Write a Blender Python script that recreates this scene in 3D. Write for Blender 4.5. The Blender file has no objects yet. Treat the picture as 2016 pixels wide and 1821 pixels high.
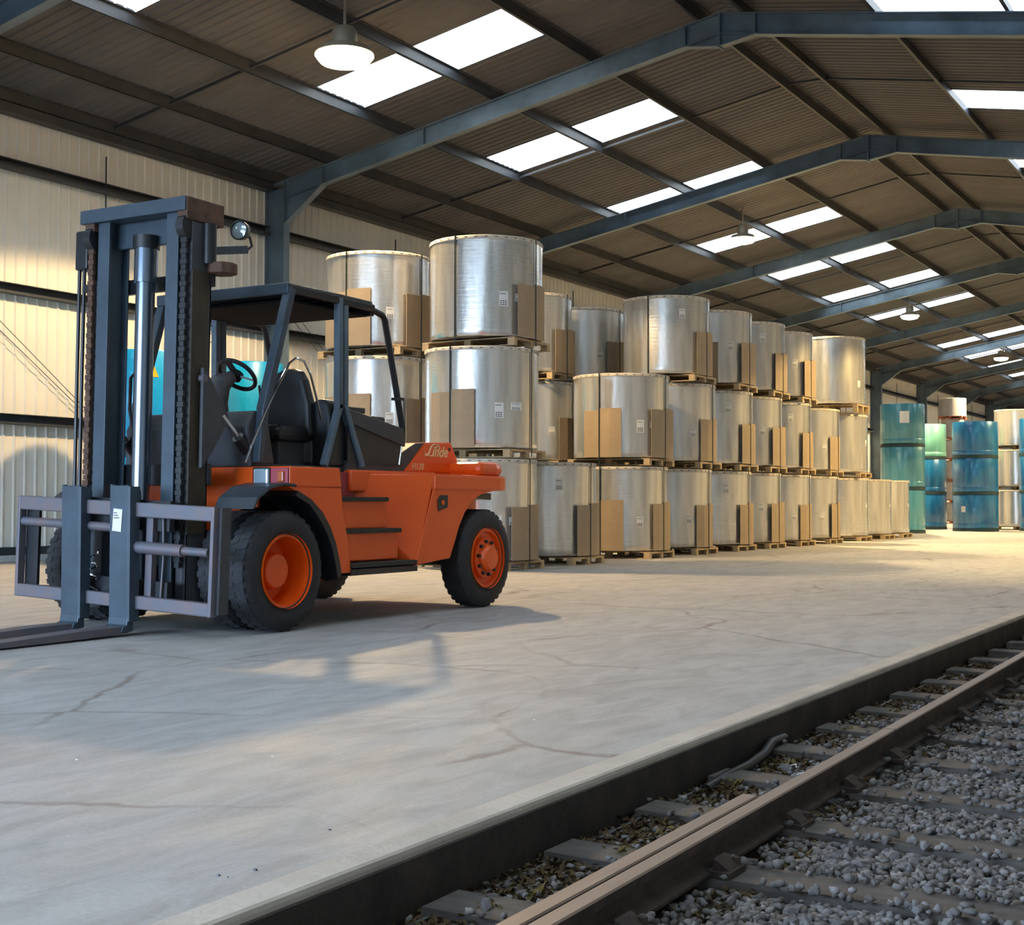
import bpy, math, random
import numpy as np
from mathutils import Vector, Matrix
random.seed(7); rng = np.random.default_rng(7)
PI = math.pi
C = bpy.context.scene.collection
SC = bpy.context.scene
R = math.radians

# ------------------------------------------------------------------ camera
cam = bpy.data.cameras.new('camera'); camo = bpy.data.objects.new('camera', cam); C.objects.link(camo)
yaw, pit, rol, FPX = .536, .029, .002, 2664.18
fw = Vector((-math.sin(yaw)*math.cos(pit), math.cos(yaw)*math.cos(pit), math.sin(pit)))
rt = Vector((math.cos(yaw), math.sin(yaw), 0)); up = rt.cross(fw)
r2 = rt*math.cos(rol)+up*math.sin(rol); u2 = -rt*math.sin(rol)+up*math.cos(rol)
camo.matrix_world = Matrix(((r2.x, u2.x, -fw.x, 0), (r2.y, u2.y, -fw.y, 0), (r2.z, u2.z, -fw.z, 1.2), (0, 0, 0, 1)))
cam.sensor_fit = 'HORIZONTAL'; cam.sensor_width = 36; cam.lens = 36*FPX/2016
cam.clip_start = .05; cam.clip_end = 600
SC.camera = camo

# ------------------------------------------------------------------ world, exposure, daylight
SC.view_settings.view_transform = 'Standard'; SC.view_settings.look = 'None'
SC.view_settings.exposure = 0.68; SC.view_settings.gamma = 1; SC.view_settings.use_curve_mapping = False
wd = bpy.data.worlds.new('sky'); SC.world = wd; wd.use_nodes = True
bg = wd.node_tree.nodes['Background']; bg.inputs[0].default_value = (.52, .72, 1, 1); bg.inputs[1].default_value = 13.0
SKY_PANE = 3.2          # brightness of the translucent roof lights
LAMP_W = 2700           # high-bay lamp power
SC.cycles.use_denoising = True
SC.cycles.max_bounces = 6; SC.cycles.diffuse_bounces = 4; SC.cycles.glossy_bounces = 3
SC.cycles.transparent_max_bounces = 6; SC.cycles.caustics_reflective = False; SC.cycles.caustics_refractive = False
SC.cycles.sample_clamp_indirect = 6
NEAR, FAR = -6.13, 130.4
def lamp_data():
    l = bpy.data.lights.new('lamp_light', 'SPOT'); l.energy = LAMP_W; l.color = (1, .71, .36)
    l.spot_size = R(133); l.spot_blend = .12; l.shadow_soft_size = .16
    return l
pl = bpy.data.lights.new('daylight_portal', 'AREA'); pl.shape = 'RECTANGLE'; pl.size = 12; pl.size_y = 5.6
pl.cycles.is_portal = True
plo = bpy.data.objects.new('daylight_portal', pl); C.objects.link(plo); plo.location = (-12, NEAR-.3, 2.8); plo.rotation_euler = (R(90), 0, 0)

# ------------------------------------------------------------------ materials
def mat(name, col, rough=.6, metal=0, var=.0, vscale=4, col2=None, bump=0, bscale=30, coat=0, emit=None, estr=0, stretch=None, spec=None, aniso=0, alpha=None):
    m = bpy.data.materials.new(name); m.use_nodes = True; nt = m.node_tree; b = nt.nodes['Principled BSDF']
    b.inputs['Base Color'].default_value = (*col, 1); b.inputs['Roughness'].default_value = rough; b.inputs['Metallic'].default_value = metal
    b.inputs['Coat Weight'].default_value = coat
    if spec is not None: b.inputs['Specular IOR Level'].default_value = spec
    if aniso: b.inputs['Anisotropic'].default_value = aniso
    if emit: b.inputs['Emission Color'].default_value = (*emit, 1); b.inputs['Emission Strength'].default_value = estr
    if alpha is not None: b.inputs['Alpha'].default_value = alpha
    if var or col2 or bump:
        tc = nt.nodes.new('ShaderNodeTexCoord'); mp = nt.nodes.new('ShaderNodeMapping')
        nt.links.new(tc.outputs['Object'], mp.inputs[0])
        if stretch: mp.inputs['Scale'].default_value = stretch
    if var or col2:
        n = nt.nodes.new('ShaderNodeTexNoise'); n.inputs['Scale'].default_value = vscale; n.inputs['Detail'].default_value = 6; n.inputs['Roughness'].default_value = .62
        nt.links.new(mp.outputs[0], n.inputs['Vector'])
        r = nt.nodes.new('ShaderNodeValToRGB'); nt.links.new(n.outputs['Fac'], r.inputs[0])
        a = col if col2 else tuple(c*(1-var) for c in col); bb = col2 if col2 else tuple(min(1, c*(1+var)) for c in col)
        r.color_ramp.elements[0].position = .35; r.color_ramp.elements[1].position = .68
        r.color_ramp.elements[0].color = (*a, 1); r.color_ramp.elements[1].color = (*bb, 1)
        nt.links.new(r.outputs[0], b.inputs['Base Color'])
    if bump:
        n2 = nt.nodes.new('ShaderNodeTexNoise'); n2.inputs['Scale'].default_value = bscale; n2.inputs['Detail'].default_value = 5
        nt.links.new(mp.outputs[0], n2.inputs['Vector'])
        bp = nt.nodes.new('ShaderNodeBump'); bp.inputs['Strength'].default_value = bump; bp.inputs['Distance'].default_value = .02
        nt.links.new(n2.outputs['Fac'], bp.inputs['Height']); nt.links.new(bp.outputs[0], b.inputs['Normal'])
    return m
def floor_mat():
    m = mat('concrete', (.40, .355, .31), .62); nt = m.node_tree; b = nt.nodes['Principled BSDF']; N = nt.nodes.new; L = nt.links.new
    tc = N('ShaderNodeTexCoord')
    def noise(s, d, stretch=None, dist=0):
        mp = N('ShaderNodeMapping'); L(tc.outputs['Object'], mp.inputs[0])
        if stretch: mp.inputs['Scale'].default_value = stretch
        n = N('ShaderNodeTexNoise'); n.inputs['Scale'].default_value = s; n.inputs['Detail'].default_value = d; n.inputs['Distortion'].default_value = dist
        n.inputs['Roughness'].default_value = .6; L(mp.outputs[0], n.inputs['Vector']); return n
    def ramp(n, p0, p1, c0, c1):
        r = N('ShaderNodeValToRGB'); L(n, r.inputs[0]); r.color_ramp.elements[0].position = p0; r.color_ramp.elements[1].position = p1
        r.color_ramp.elements[0].color = (*c0, 1); r.color_ramp.elements[1].color = (*c1, 1); return r
    def mul(a, bb, f=1):
        x = N('ShaderNodeMix'); x.data_type = 'RGBA'; x.blend_type = 'MULTIPLY'; x.inputs[0].default_value = f; L(a, x.inputs[6]); L(bb, x.inputs[7]); return x.outputs[2]
    base = ramp(noise(.45, 6, (1, .6, 1)).outputs['Fac'], .3, .7, (.41, .385, .355), (.49, .465, .435)).outputs[0]
    smear = ramp(noise(3.0, 8, (1.7, .55, 1), .9).outputs['Fac'], .36, .62, (.74, .72, .71), (1, 1, 1)).outputs[0]
    fine = ramp(noise(45, 5).outputs['Fac'], .3, .7, (.9, .9, .9), (1.06, 1.06, 1.06)).outputs[0]
    # long thin cracks: warped Voronoi edges, faded by a large noise
    mp = N('ShaderNodeMapping'); L(tc.outputs['Object'], mp.inputs[0]); wn = noise(1.3, 4)
    ad = N('ShaderNodeMix'); ad.data_type = 'RGBA'; ad.blend_type = 'ADD'; ad.inputs[0].default_value = .35; L(mp.outputs[0], ad.inputs[6]); L(wn.outputs['Color'], ad.inputs[7])
    v = N('ShaderNodeTexVoronoi'); v.feature = 'DISTANCE_TO_EDGE'; v.inputs['Scale'].default_value = .42; L(ad.outputs[2], v.inputs['Vector'])
    crack = ramp(v.outputs['Distance'], .003, .016, (.60, .50, .45), (1, 1, 1)).outputs[0]
    fade = ramp(noise(.6, 2).outputs['Fac'], .42, .6, (0, 0, 0), (1, 1, 1)).outputs[0]
    mx = N('ShaderNodeMix'); mx.data_type = 'RGBA'; L(fade, mx.inputs[0]); mx.inputs[6].default_value = (1, 1, 1, 1); L(crack, mx.inputs[7])
    out = mul(mul(mul(base, smear, .8), fine), mx.outputs[2])
    L(out, b.inputs['Base Color'])
    rr = ramp(noise(2.2, 6, (1.5, .5, 1)).outputs['Fac'], .35, .7, (.62, .62, .62), (.82, .82, .82)); L(rr.outputs[0], b.inputs['Roughness'])
    bp = N('ShaderNodeBump'); bp.inputs['Strength'].default_value = .12; bp.inputs['Distance'].default_value = .01; L(noise(30, 6).outputs['Fac'], bp.inputs['Height']); L(bp.outputs[0], b.inputs['Normal'])
    return m
MT = dict(
 floor=floor_mat(),
 coping=mat('coping', (.53, .46, .38), .8, var=.14, vscale=2, bump=.2),
 wall=mat('cream_sheet', (.70, .665, .59), .45, var=.05, vscale=.6, spec=.3),
 roof=mat('roof_sheet', (.108, .104, .108), .7, var=.16, vscale=.5, spec=.2),
 plinth=mat('plinth', (.42, .42, .40), .85, var=.15, bump=.2),
 steel=mat('painted_steel', (.10, .145, .185), .45, var=.28, vscale=1.2, bump=.05),
 purlin=mat('purlin_steel', (.032, .034, .038), .5, var=.25, vscale=1.5),
 dark=mat('dark_flashing', (.02, .03, .035), .5),
 pane=mat('rooflight', (.8, .85, .9), .6, emit=(.80, .92, 1), estr=SKY_PANE),
 film=None,
 lid=mat('fibre_lid', (.58, .52, .43), .8, var=.15, vscale=6),
 slot=mat('lid_slot', (.10, .08, .06), .9),
 board=mat('cardboard', (.37, .275, .175), .85, var=.07, vscale=3),
 wood=mat('pallet_wood', (.46, .33, .18), .8, var=.25, vscale=8, stretch=(1, 1, 4)),
 strap=mat('black_strap', (.012, .02, .018), .4),
 paper=mat('paper', (.75, .74, .70), .7),
 ink=mat('ink', (.05, .05, .05), .8),
 teal=None,
 pad=mat('teal_pad', (.01, .035, .04), .7),
 cyan=mat('cyan_wrap', (.004, .33, .62), .35, var=.08, vscale=2, coat=.3),
 orange=mat('orange_paint', (.84, .105, .006), .36, var=.04, vscale=2, coat=.12, bump=.01, bscale=8),
 red=mat('lamp_recess', (.30, .02, .03), .4),
 black=mat('black_paint', (.014, .015, .018), .38, var=.3, vscale=3),
 deck=mat('dark_grey_panel', (.05, .052, .058), .55, var=.2),
 fender=mat('rubber_fender', (.03, .038, .045), .42),
 lining=mat('roof_lining', (.012, .012, .013), .9, spec=.1),
 rubber=mat('tyre_rubber', (.022, .022, .024), .75, var=.35, vscale=5, bump=.3, bscale=25),
 mast=mat('mast_paint', (.042, .064, .086), .42, var=.22, vscale=3),
 worn=mat('worn_steel', (.12, .13, .155), .5, metal=.25, col2=(.18, .13, .13), vscale=5),
 rust=mat('rusty', (.10, .05, .03), .8, var=.4, vscale=9, bump=.3),
 brown=mat('brown_plate', (.045, .032, .018), .6, var=.3, vscale=4),
 chrome=mat('chrome', (.7, .72, .75), .12, metal=1),
 cyl=mat('cylinder_steel', (.20, .24, .30), .22, metal=.9),
 lens=mat('clear_lens', (.62, .78, .86), .12, metal=.6, coat=1),
 amber=mat('amber', (.45, .09, .01), .3, coat=.5),
 cream=mat('cream_lettering', (.85, .62, .30), .5),
 tread=mat('step_tread', (.03, .03, .022), .8, bump=.5, bscale=60),
 greycover=mat('console_cover', (.09, .085, .085), .6, var=.2),
 railtop=mat('rail_top', (.30, .21, .16), .42, metal=.35, var=.15, vscale=3, stretch=(3, .4, 3)),
 railside=mat('rail_side', (.055, .035, .025), .85, var=.4, vscale=6, bump=.3),
 sleeper=mat('sleeper', (.125, .105, .09), .85, var=.3, vscale=5, stretch=(.5, 3, 2), bump=.4),
 earth=mat('earth', (.06, .042, .022), .95, var=.5, vscale=4, bump=.6, bscale=40),
 s1=mat('stone_a', (.165, .148, .138), .85, var=.3, vscale=12), s2=mat('stone_b', (.235, .212, .20), .85, var=.3, vscale=12), s3=mat('stone_c', (.12, .10, .088), .9, var=.3, vscale=12),
 leaf=mat('dry_leaf', (.20, .14, .02), .8, col2=(.08, .06, .015), vscale=20),
 litter=mat('litter', (.06, .034, .014), .9, col2=(.14, .09, .03), vscale=15),
 white=mat('white_scrap', (.75, .73, .68), .7),
 hose=mat('rubber_hose', (.015, .014, .014), .4),
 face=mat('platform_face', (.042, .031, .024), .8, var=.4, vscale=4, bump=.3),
 lampbody=mat('lamp_body', (.25, .22, .17), .5, metal=.3),
 glow_warm=mat('lamp_glow', (1, .7, .4), .5, emit=(1, .66, .28), estr=38), glow=mat('lamp_glow_pale', (1, .8, .5), .5, emit=(1, .86, .55), estr=9),
 yellow=mat('yellow_sign', (.80, .50, .02), .5), pink=mat('pink_print', (.75, .25, .35), .6),
 redwood=mat('red_pallet', (.35, .11, .06), .8, var=.2), greyroll=mat('pale_roll', (.26, .25, .25), .5, var=.12, vscale=2),
 ground=mat('yard_ground', (.22, .22, .21), .9, var=.2, vscale=.3),
)
def film_mat(name, base, metal, rough, c2):
    m = mat(name, base, rough, metal=metal, coat=.6, aniso=.0); nt = m.node_tree; b = nt.nodes['Principled BSDF']; N = nt.nodes.new; L = nt.links.new
    b.inputs['Coat Roughness'].default_value = .12
    tc = N('ShaderNodeTexCoord')
    def noise(s, d, st):
        mp = N('ShaderNodeMapping'); L(tc.outputs['Object'], mp.inputs[0]); mp.inputs['Scale'].default_value = st
        n = N('ShaderNodeTexNoise'); n.inputs['Scale'].default_value = s; n.inputs['Detail'].default_value = d; L(mp.outputs[0], n.inputs['Vector']); return n
    n = noise(2.5, 5, (2.5, 2.5, .25)); r = N('ShaderNodeValToRGB'); L(n.outputs['Fac'], r.inputs[0])
    r.color_ramp.elements[0].position = .38; r.color_ramp.elements[1].position = .66; r.color_ramp.elements[0].color = (*base, 1); r.color_ramp.elements[1].color = (*c2, 1)
    L(r.outputs[0], b.inputs['Base Color'])
    bp = N('ShaderNodeBump'); bp.inputs['Strength'].default_value = .14; bp.inputs['Distance'].default_value = .03
    L(noise(3.0, 6, (3.0, 3.0, 1.0)).outputs['Fac'], bp.inputs['Height'])
    bp2 = N('ShaderNodeBump'); bp2.inputs['Strength'].default_value = .10; bp2.inputs['Distance'].default_value = .02
    L(noise(5, 3, (.3, .3, 6)).outputs['Fac'], bp2.inputs['Height']); L(bp.outputs[0], bp2.inputs['Normal'])
    L(bp2.outputs[0], b.inputs['Normal']); L(bp2.outputs[0], b.inputs['Coat Normal'])
    return m
MT['film'] = film_mat('stretch_film', (.62, .605, .57), .8, .25, (.82, .80, .76))
MT['film2'] = film_mat('stretch_film_dull', (.58, .57, .54), .72, .30, (.76, .74, .70))
MT['teal'] = film_mat('teal_wrap', (.05, .22, .29), .15, .32, (.08, .30, .38))
MT['blue'] = film_mat('blue_wrap', (.006, .10, .27), .15, .30, (.015, .17, .38))
MT['mint'] = film_mat('mint_wrap', (.16, .46, .38), .1, .35, (.22, .55, .45))

# ------------------------------------------------------------------ mesh helpers
class G:
    def __init__(s): s.v = []; s.f = []
    def add(s, vs, fs):
        o = len(s.v); s.v += [tuple(p) for p in vs]; s.f += [tuple(i+o for i in f) for f in fs]; return s
    def box(s, x0, x1, y0, y1, z0, z1, M=None):
        vs = [(x, y, z) for z in (z0, z1) for y in (y0, y1) for x in (x0, x1)]
        if M: vs = [M @ Vector(p) for p in vs]
        return s.add(vs, [(0, 2, 3, 1), (4, 5, 7, 6), (0, 1, 5, 4), (2, 6, 7, 3), (0, 4, 6, 2), (1, 3, 7, 5)])
    def prism(s, poly, ax, a, b):
        # poly: 2D points in the other two axes (cyclic order x,y / y,z / x,z)
        n = len(poly)
        def mk(p, t): return {'x': (t, p[0], p[1]), 'y': (p[0], t, p[1]), 'z': (p[0], p[1], t)}[ax]
        vs = [mk(p, a) for p in poly]+[mk(p, b) for p in poly]
        area = sum(poly[i][0]*poly[(i+1) % n][1]-poly[(i+1) % n][0]*poly[i][1] for i in range(n))
        flip = (area > 0) ^ (ax == 'y') ^ (b < a)
        q = [(i, (i+1) % n, n+(i+1) % n, n+i) for i in range(n)]
        fs = q+[tuple(reversed(range(n))), tuple(range(n, 2*n))]
        if not flip: fs = [tuple(reversed(f)) for f in fs]
        return s.add(vs, fs)
    def tube(s, path, r, n=10, closed=False):
        path = [Vector(p) for p in path]; m = len(path); rs = r if isinstance(r, (list, tuple)) else [r]*m
        vs = []; prev = None
        for i, p in enumerate(path):
            if closed: t = path[(i+1) % m]-path[i-1]
            else: t = path[min(i+1, m-1)]-path[max(i-1, 0)]
            t.normalize()
            if prev is None: a = Vector((0, 0, 1)) if abs(t.z) < .9 else Vector((1, 0, 0)); u = t.cross(a).normalized()
            else: u = (prev-t*prev.dot(t)).normalized()
            prev = u; w = t.cross(u)
            for k in range(n): an = 2*PI*k/n; vs.append(p+(u*math.cos(an)+w*math.sin(an))*rs[i])
        fs = []
        for i in range(m if closed else m-1):
            j = (i+1) % m
            fs += [(i*n+k, i*n+(k+1) % n, j*n+(k+1) % n, j*n+k) for k in range(n)]
        if not closed: fs += [tuple(reversed(range(n))), tuple((m-1)*n+k for k in range(n))]
        return s.add(vs, fs)
    def cyl(s, p0, p1, r, n=16, r1=None): return s.tube([p0, p1], [r, r if r1 is None else r1], n)
    def lathe(s, prof, n=40, M=None, close=True):
        # prof: (r, z) revolve about z
        m = len(prof); vs = []
        for k in range(n):
            a = 2*PI*k/n
            for r, z in prof: vs.append((r*math.cos(a), r*math.sin(a), z))
        if M: vs = [M @ Vector(p) for p in vs]
        fs = []
        rng_ = m if close else m-1
        for k in range(n):
            k2 = (k+1) % n
            fs += [(k*m+i, k2*m+i, k2*m+(i+1) % m, k*m+(i+1) % m) for i in range(rng_)]
        return s.add(vs, fs)
    def bar(s, p0, p1, w, h, upv=(0, 0, 1)):
        p0 = Vector(p0); p1 = Vector(p1); t = (p1-p0).normalized(); u = t.cross(Vector(upv)).normalized(); v = u.cross(t)
        vs = []
        for p in (p0, p1):
            for a, b in ((-1, -1), (1, -1), (1, 1), (-1, 1)): vs.append(p+u*a*w/2+v*b*h/2)
        return s.add(vs, [(0, 1, 2, 3), (7, 6, 5, 4), (0, 4, 5, 1), (1, 5, 6, 2), (2, 6, 7, 3), (3, 7, 4, 0)])
    def xf(s, M): s.v = [tuple(M @ Vector(p)) for p in s.v]; return s
def mesh(name, g, m, smooth=False):
    me = bpy.data.meshes.new(name); me.from_pydata([tuple(p) for p in g.v], [], g.f); me.update()
    if m: me.materials.append(m)
    if smooth:
        me.polygons.foreach_set('use_smooth', [True]*len(me.polygons))
        try: me.set_sharp_from_angle(angle=R(38))
        except Exception: pass
    return me
def obj(name, g, m, parent=None, smooth=False, bevel=0, loc=(0, 0, 0), rot=None):
    me = g if isinstance(g, bpy.types.Mesh) else mesh(name, g, MT[m] if isinstance(m, str) else m, smooth)
    o = bpy.data.objects.new(name, me); C.objects.link(o); o.location = loc
    if rot: o.rotation_euler = rot
    if parent: o.parent = parent
    if bevel:
        b = o.modifiers.new('bevel', 'BEVEL'); b.width = bevel; b.segments = 2; b.limit_method = 'ANGLE'; b.angle_limit = R(40)
    return o
def tag(o, label=None, cat=None, group=None, kind=None):
    if label: o['label'] = label
    if cat: o['category'] = cat
    if group: o['group'] = group
    if kind: o['kind'] = kind
    return o
def thing(name, label, cat, loc=(0, 0, 0), rz=0, group=None, kind=None):
    o = bpy.data.objects.new(name, None); C.objects.link(o); o.location = loc; o.rotation_euler = (0, 0, rz); o.empty_display_size = .2
    return tag(o, label, cat, group, kind)
def copy_tree(o, parent=None):
    c = o.copy(); C.objects.link(c); c.parent = parent
    for ch in list(o.children): copy_tree(ch, c)
    return c
def lin(m, p): return p

# ------------------------------------------------------------------ building dimensions
XW, XRW, XR = -22.1, 1.75, -10.19
Y1, S = 25.369, 10.503
FR = [Y1+S*k for k in range(-3, 11)]
RT = .181; ZTOP = 11.05; ZSH = ZTOP+.25
TH = math.atan(RT)
def zr(x, base=ZSH): return base-RT*abs(x-XR)
PX = [-21.75, -20.15, -17.98, -15.52, -13.08, -10.62, -9.72, -7.12, -4.70, -2.38, -.05, 1.45]

# ------------------------------------------------------------------ floor, platform edge, track bed
g = G().box(XW-.3, -2.86, NEAR, FAR, -.5, 0); o = obj('floor', g, 'floor'); tag(o, kind='structure')
g = G().prism([(-2.86, -.45), (-2.86, .0), (-2.735, .0), (-2.722, -.006), (-2.718, -.02), (-2.718, -.45)], 'y', NEAR, FAR)
o = obj('trim_1', g, 'coping'); tag(o, kind='structure')
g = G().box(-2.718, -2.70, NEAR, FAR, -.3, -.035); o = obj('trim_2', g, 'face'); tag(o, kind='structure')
g = G().box(-2.70, XRW+.3, NEAR, FAR, -.6, -.245); o = obj('ground', g, 'earth'); tag(o, kind='structure')
g = G().box(-80, 60, -90, NEAR, -.6, -.06); o = obj('yard_ground', g, 'ground'); tag(o, kind='structure')

# ------------------------------------------------------------------ walls
def corr(x_of, n, pitch, rib, dep):
    pts = []
    for i in range(n):
        y = i*pitch
        pts += [(y, 0), (y+pitch-rib, 0), (y+pitch-rib*.65, dep), (y+pitch-rib*.35, dep)]
    pts.append((n*pitch, 0)); return pts
WP = .262
wall = bpy.data.objects.new('wall_left', None); C.objects.link(wall); tag(wall, kind='structure')
zt = zr(XW)+.02
prof = corr(None, 4, WP, .07, .024)
g = G(); n = len(prof)
g.add([(d, y, z) for z in (.26, zt) for y, d in prof], [(i, i+1, n+i+1, n+i) for i in range(n-1)])
me = mesh('wall_sheet', g, MT['wall'])
k = 0; y = NEAR
while y < FAR-.5:
    obj('wall_sheet', me, None, wall, loc=(XW, y, 0)); y += 4*WP
obj('wall_backing', G().box(XW-.25, XW-.02, NEAR, FAR, -.2, zt), 'wall', wall)
obj('plinth', G().box(XW-.02, XW+.13, NEAR, FAR, 0, .13), 'plinth', wall, bevel=.01)
obj('base_flashing', G().box(XW-.01, XW+.09, NEAR, FAR, .13, .29), 'dark', wall)
gz = [2.80, 5.36, 7.80]
gm = None
for i in range(len(FR)-1):
    for z in gz:
        g = G(); a, b = FR[i]+.12, FR[i+1]-.12
        if gm is None:
            g.prism([(.035, -.10), (.24, -.10), (.24, -.06), (.22, -.085), (.05, -.085), (.05, .085), (.24, .085), (.24, .10), (.035, .10)], 'y', 0, S-.24)
            gm = mesh('girt', g, MT['purlin'])
        obj('girt', gm, None, wall, loc=(XW, a, z))
    obj('sag_rod', G().cyl((XW+.12, FR[i]+S/2, 5.4), (XW+.12, FR[i]+S/2, 8.5), .018, 6), 'purlin', wall)
    obj('eaves_beam', G().box(XW+.03, XW+.30, FR[i]+.1, FR[i+1]-.1, zr(XW+.3)-.42, zr(XW+.3)-.12), 'purlin', wall)
for i in range(len(FR)-1):
    m_ = FR[i]+S/2
    for sg in (-1, 1):
        for dz in (0, .28):
            obj('brace_rod', G().cyl((XW+.14, m_+sg*.15, 2.85-dz*.3), (XW+.14, m_+sg*(S/2-.15), 6.5-dz), .008, 5), 'purlin', wall)
wr = obj('wall_right', G().box(XRW, XRW+.2, NEAR, FAR, -.5, zr(XRW)), 'wall'); tag(wr, kind='structure')
poly = [(XW, -.2), (XRW+.2, -.2), (XRW+.2, zr(XRW)), (XR, ZSH), (XW, zr(XW))]
o = obj('wall_back', G().prism(poly, 'y', FAR, FAR+.2), 'wall'); tag(o, kind='structure')
g = G()
g.box(XW, -18, NEAR-.2, NEAR, -.2, 5.6).box(-6, XRW+.2, NEAR-.2, NEAR, -.2, 5.6)
g.prism([(XW, 5.6), (XRW+.2, 5.6), (XRW+.2, zr(XRW)), (XR, ZSH), (XW, zr(XW))], 'y', NEAR-.2, NEAR)
o = obj('wall_front', g, 'wall'); tag(o, kind='structure')
dr = obj('door_1', G().box(-18.1, -17.98, NEAR-.3, NEAR, 0, 5.6).box(-6.02, -5.9, NEAR-.3, NEAR, 0, 5.6).box(-18.1, -5.9, NEAR-.3, NEAR, 5.5, 5.62), 'dark'); tag(dr, kind='structure')

# ------------------------------------------------------------------ roof
ceil = bpy.data.objects.new('ceiling', None); C.objects.link(ceil); tag(ceil, kind='structure')
SW = 1.69; PER = 6.74; SKY0 = 22.12
def sheet_mesh(s0, s1, side):
    prof = corr(None, 7, SW/7, .08, -.022); n = len(prof); g = G()
    for s in (s0, s1):
        for y, d in prof: g.v.append((XR+side*s, y, ZSH-RT*s+d))
    g.f = [(i, i+1, n+i+1, n+i) for i in range(n-1)]
    return mesh('roof_sheet', g, MT['roof'])
LEN = {-1: XR-XW+.1, 1: XRW-XR+.1}
SEG = {-1: (2.95, 7.72), 1: (3.0, 7.8)}
OFF = {-1: 0.0, 1: 2.95}
wi = 0
for side in (-1, 1):
    full = sheet_mesh(0, LEN[side], side); top = sheet_mesh(0, SEG[side][0], side); low = sheet_mesh(SEG[side][1], LEN[side], side)
    y0 = SKY0+OFF[side]
    while y0 > NEAR: y0 -= PER
    y = y0
    while y < FAR:
        # one period: skylight slot then three full sheets
        k = 0
        for q in range(4):
            yy = y+q*PER/4
            if yy < NEAR-.8 or yy > FAR: continue
            sx = (PER/4)/SW
            if q == 0:
                a = obj('roof_sheet', top, None, ceil, loc=(0, yy, 0)); b = obj('roof_sheet', low, None, ceil, loc=(0, yy, 0))
                if NEAR < yy < FAR-3:
                    wi += 1
                    w = bpy.data.objects.new('window_%d' % wi, None); C.objects.link(w); tag(w, kind='structure'); w.location = (0, yy, 0)
                    s0, s1 = SEG[side]; md = (s0+s1)/2
                    for (p0, p1) in ((s0, md-.04), (md+.04, s1)):
                        g = G()
                        pts = [(XR+side*p0, ZSH-RT*p0+.012), (XR+side*p1, ZSH-RT*p1+.012), (XR+side*p1, ZSH-RT*p1+.03), (XR+side*p0, ZSH-RT*p0+.03)]
                        g.prism(pts, 'y', .03, SW-.03); obj('pane', g, 'pane', w)
                else:
                    obj('roof_sheet', sheet_mesh(*SEG[side], side), None, ceil, loc=(0, yy, 0))
            else: obj('roof_sheet', full, None, ceil, loc=(0, yy, 0))
        y += PER
obj('ridge_cap', G().prism([(XR-.35, ZSH-.02), (XR, ZSH+.045), (XR+.35, ZSH-.02), (XR, ZSH+.08)], 'y', NEAR, FAR), 'roof', ceil)
pm = {}
for i in range(len(FR)-1):
    for j, x in enumerate(PX):
        side = -1 if x < XR else 1
        if j not in pm:
            zt_, zb = 0, -.245
            g = G().prism([(0, 0), (-.065*side, 0), (-.065*side, -.012), (-.012*side, -.012), (-.012*side, zb+.012), (.055*side, zb+.012), (.055*side, zb), (-.012*side-0*side, zb), (0, zb+.0)][::1], 'y', 0, S)
            g = G().box(min(0, .012*side), max(0, .012*side), 0, S, zb, 0).box(min(-.065*side, 0), max(-.065*side, 0), 0, S, -.012, 0).box(min(0, .07*side), max(0, .07*side), 0, S, zb, zb+.012)
            pm[j] = mesh('purlin', g, MT['purlin'])
        obj('purlin', pm[j], None, ceil, loc=(x, FR[i], zr(x)-.003))
    for j in range(len(PX)-1):
        if j == 5:
            pass
        a, b = PX[j], PX[j+1]
        key = ('s', j)
        if key not in pm:
            g = G().bar((a, 0, zr(a)-.13), (b, 0, zr(b)-.13), .035, .05 if j > 1 else .07)
            pm[key] = mesh('sag_bar', g, MT['purlin'])
        obj('sag_bar', pm[key], None, ceil, loc=(0, FR[i]+S/2, 0))

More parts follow.
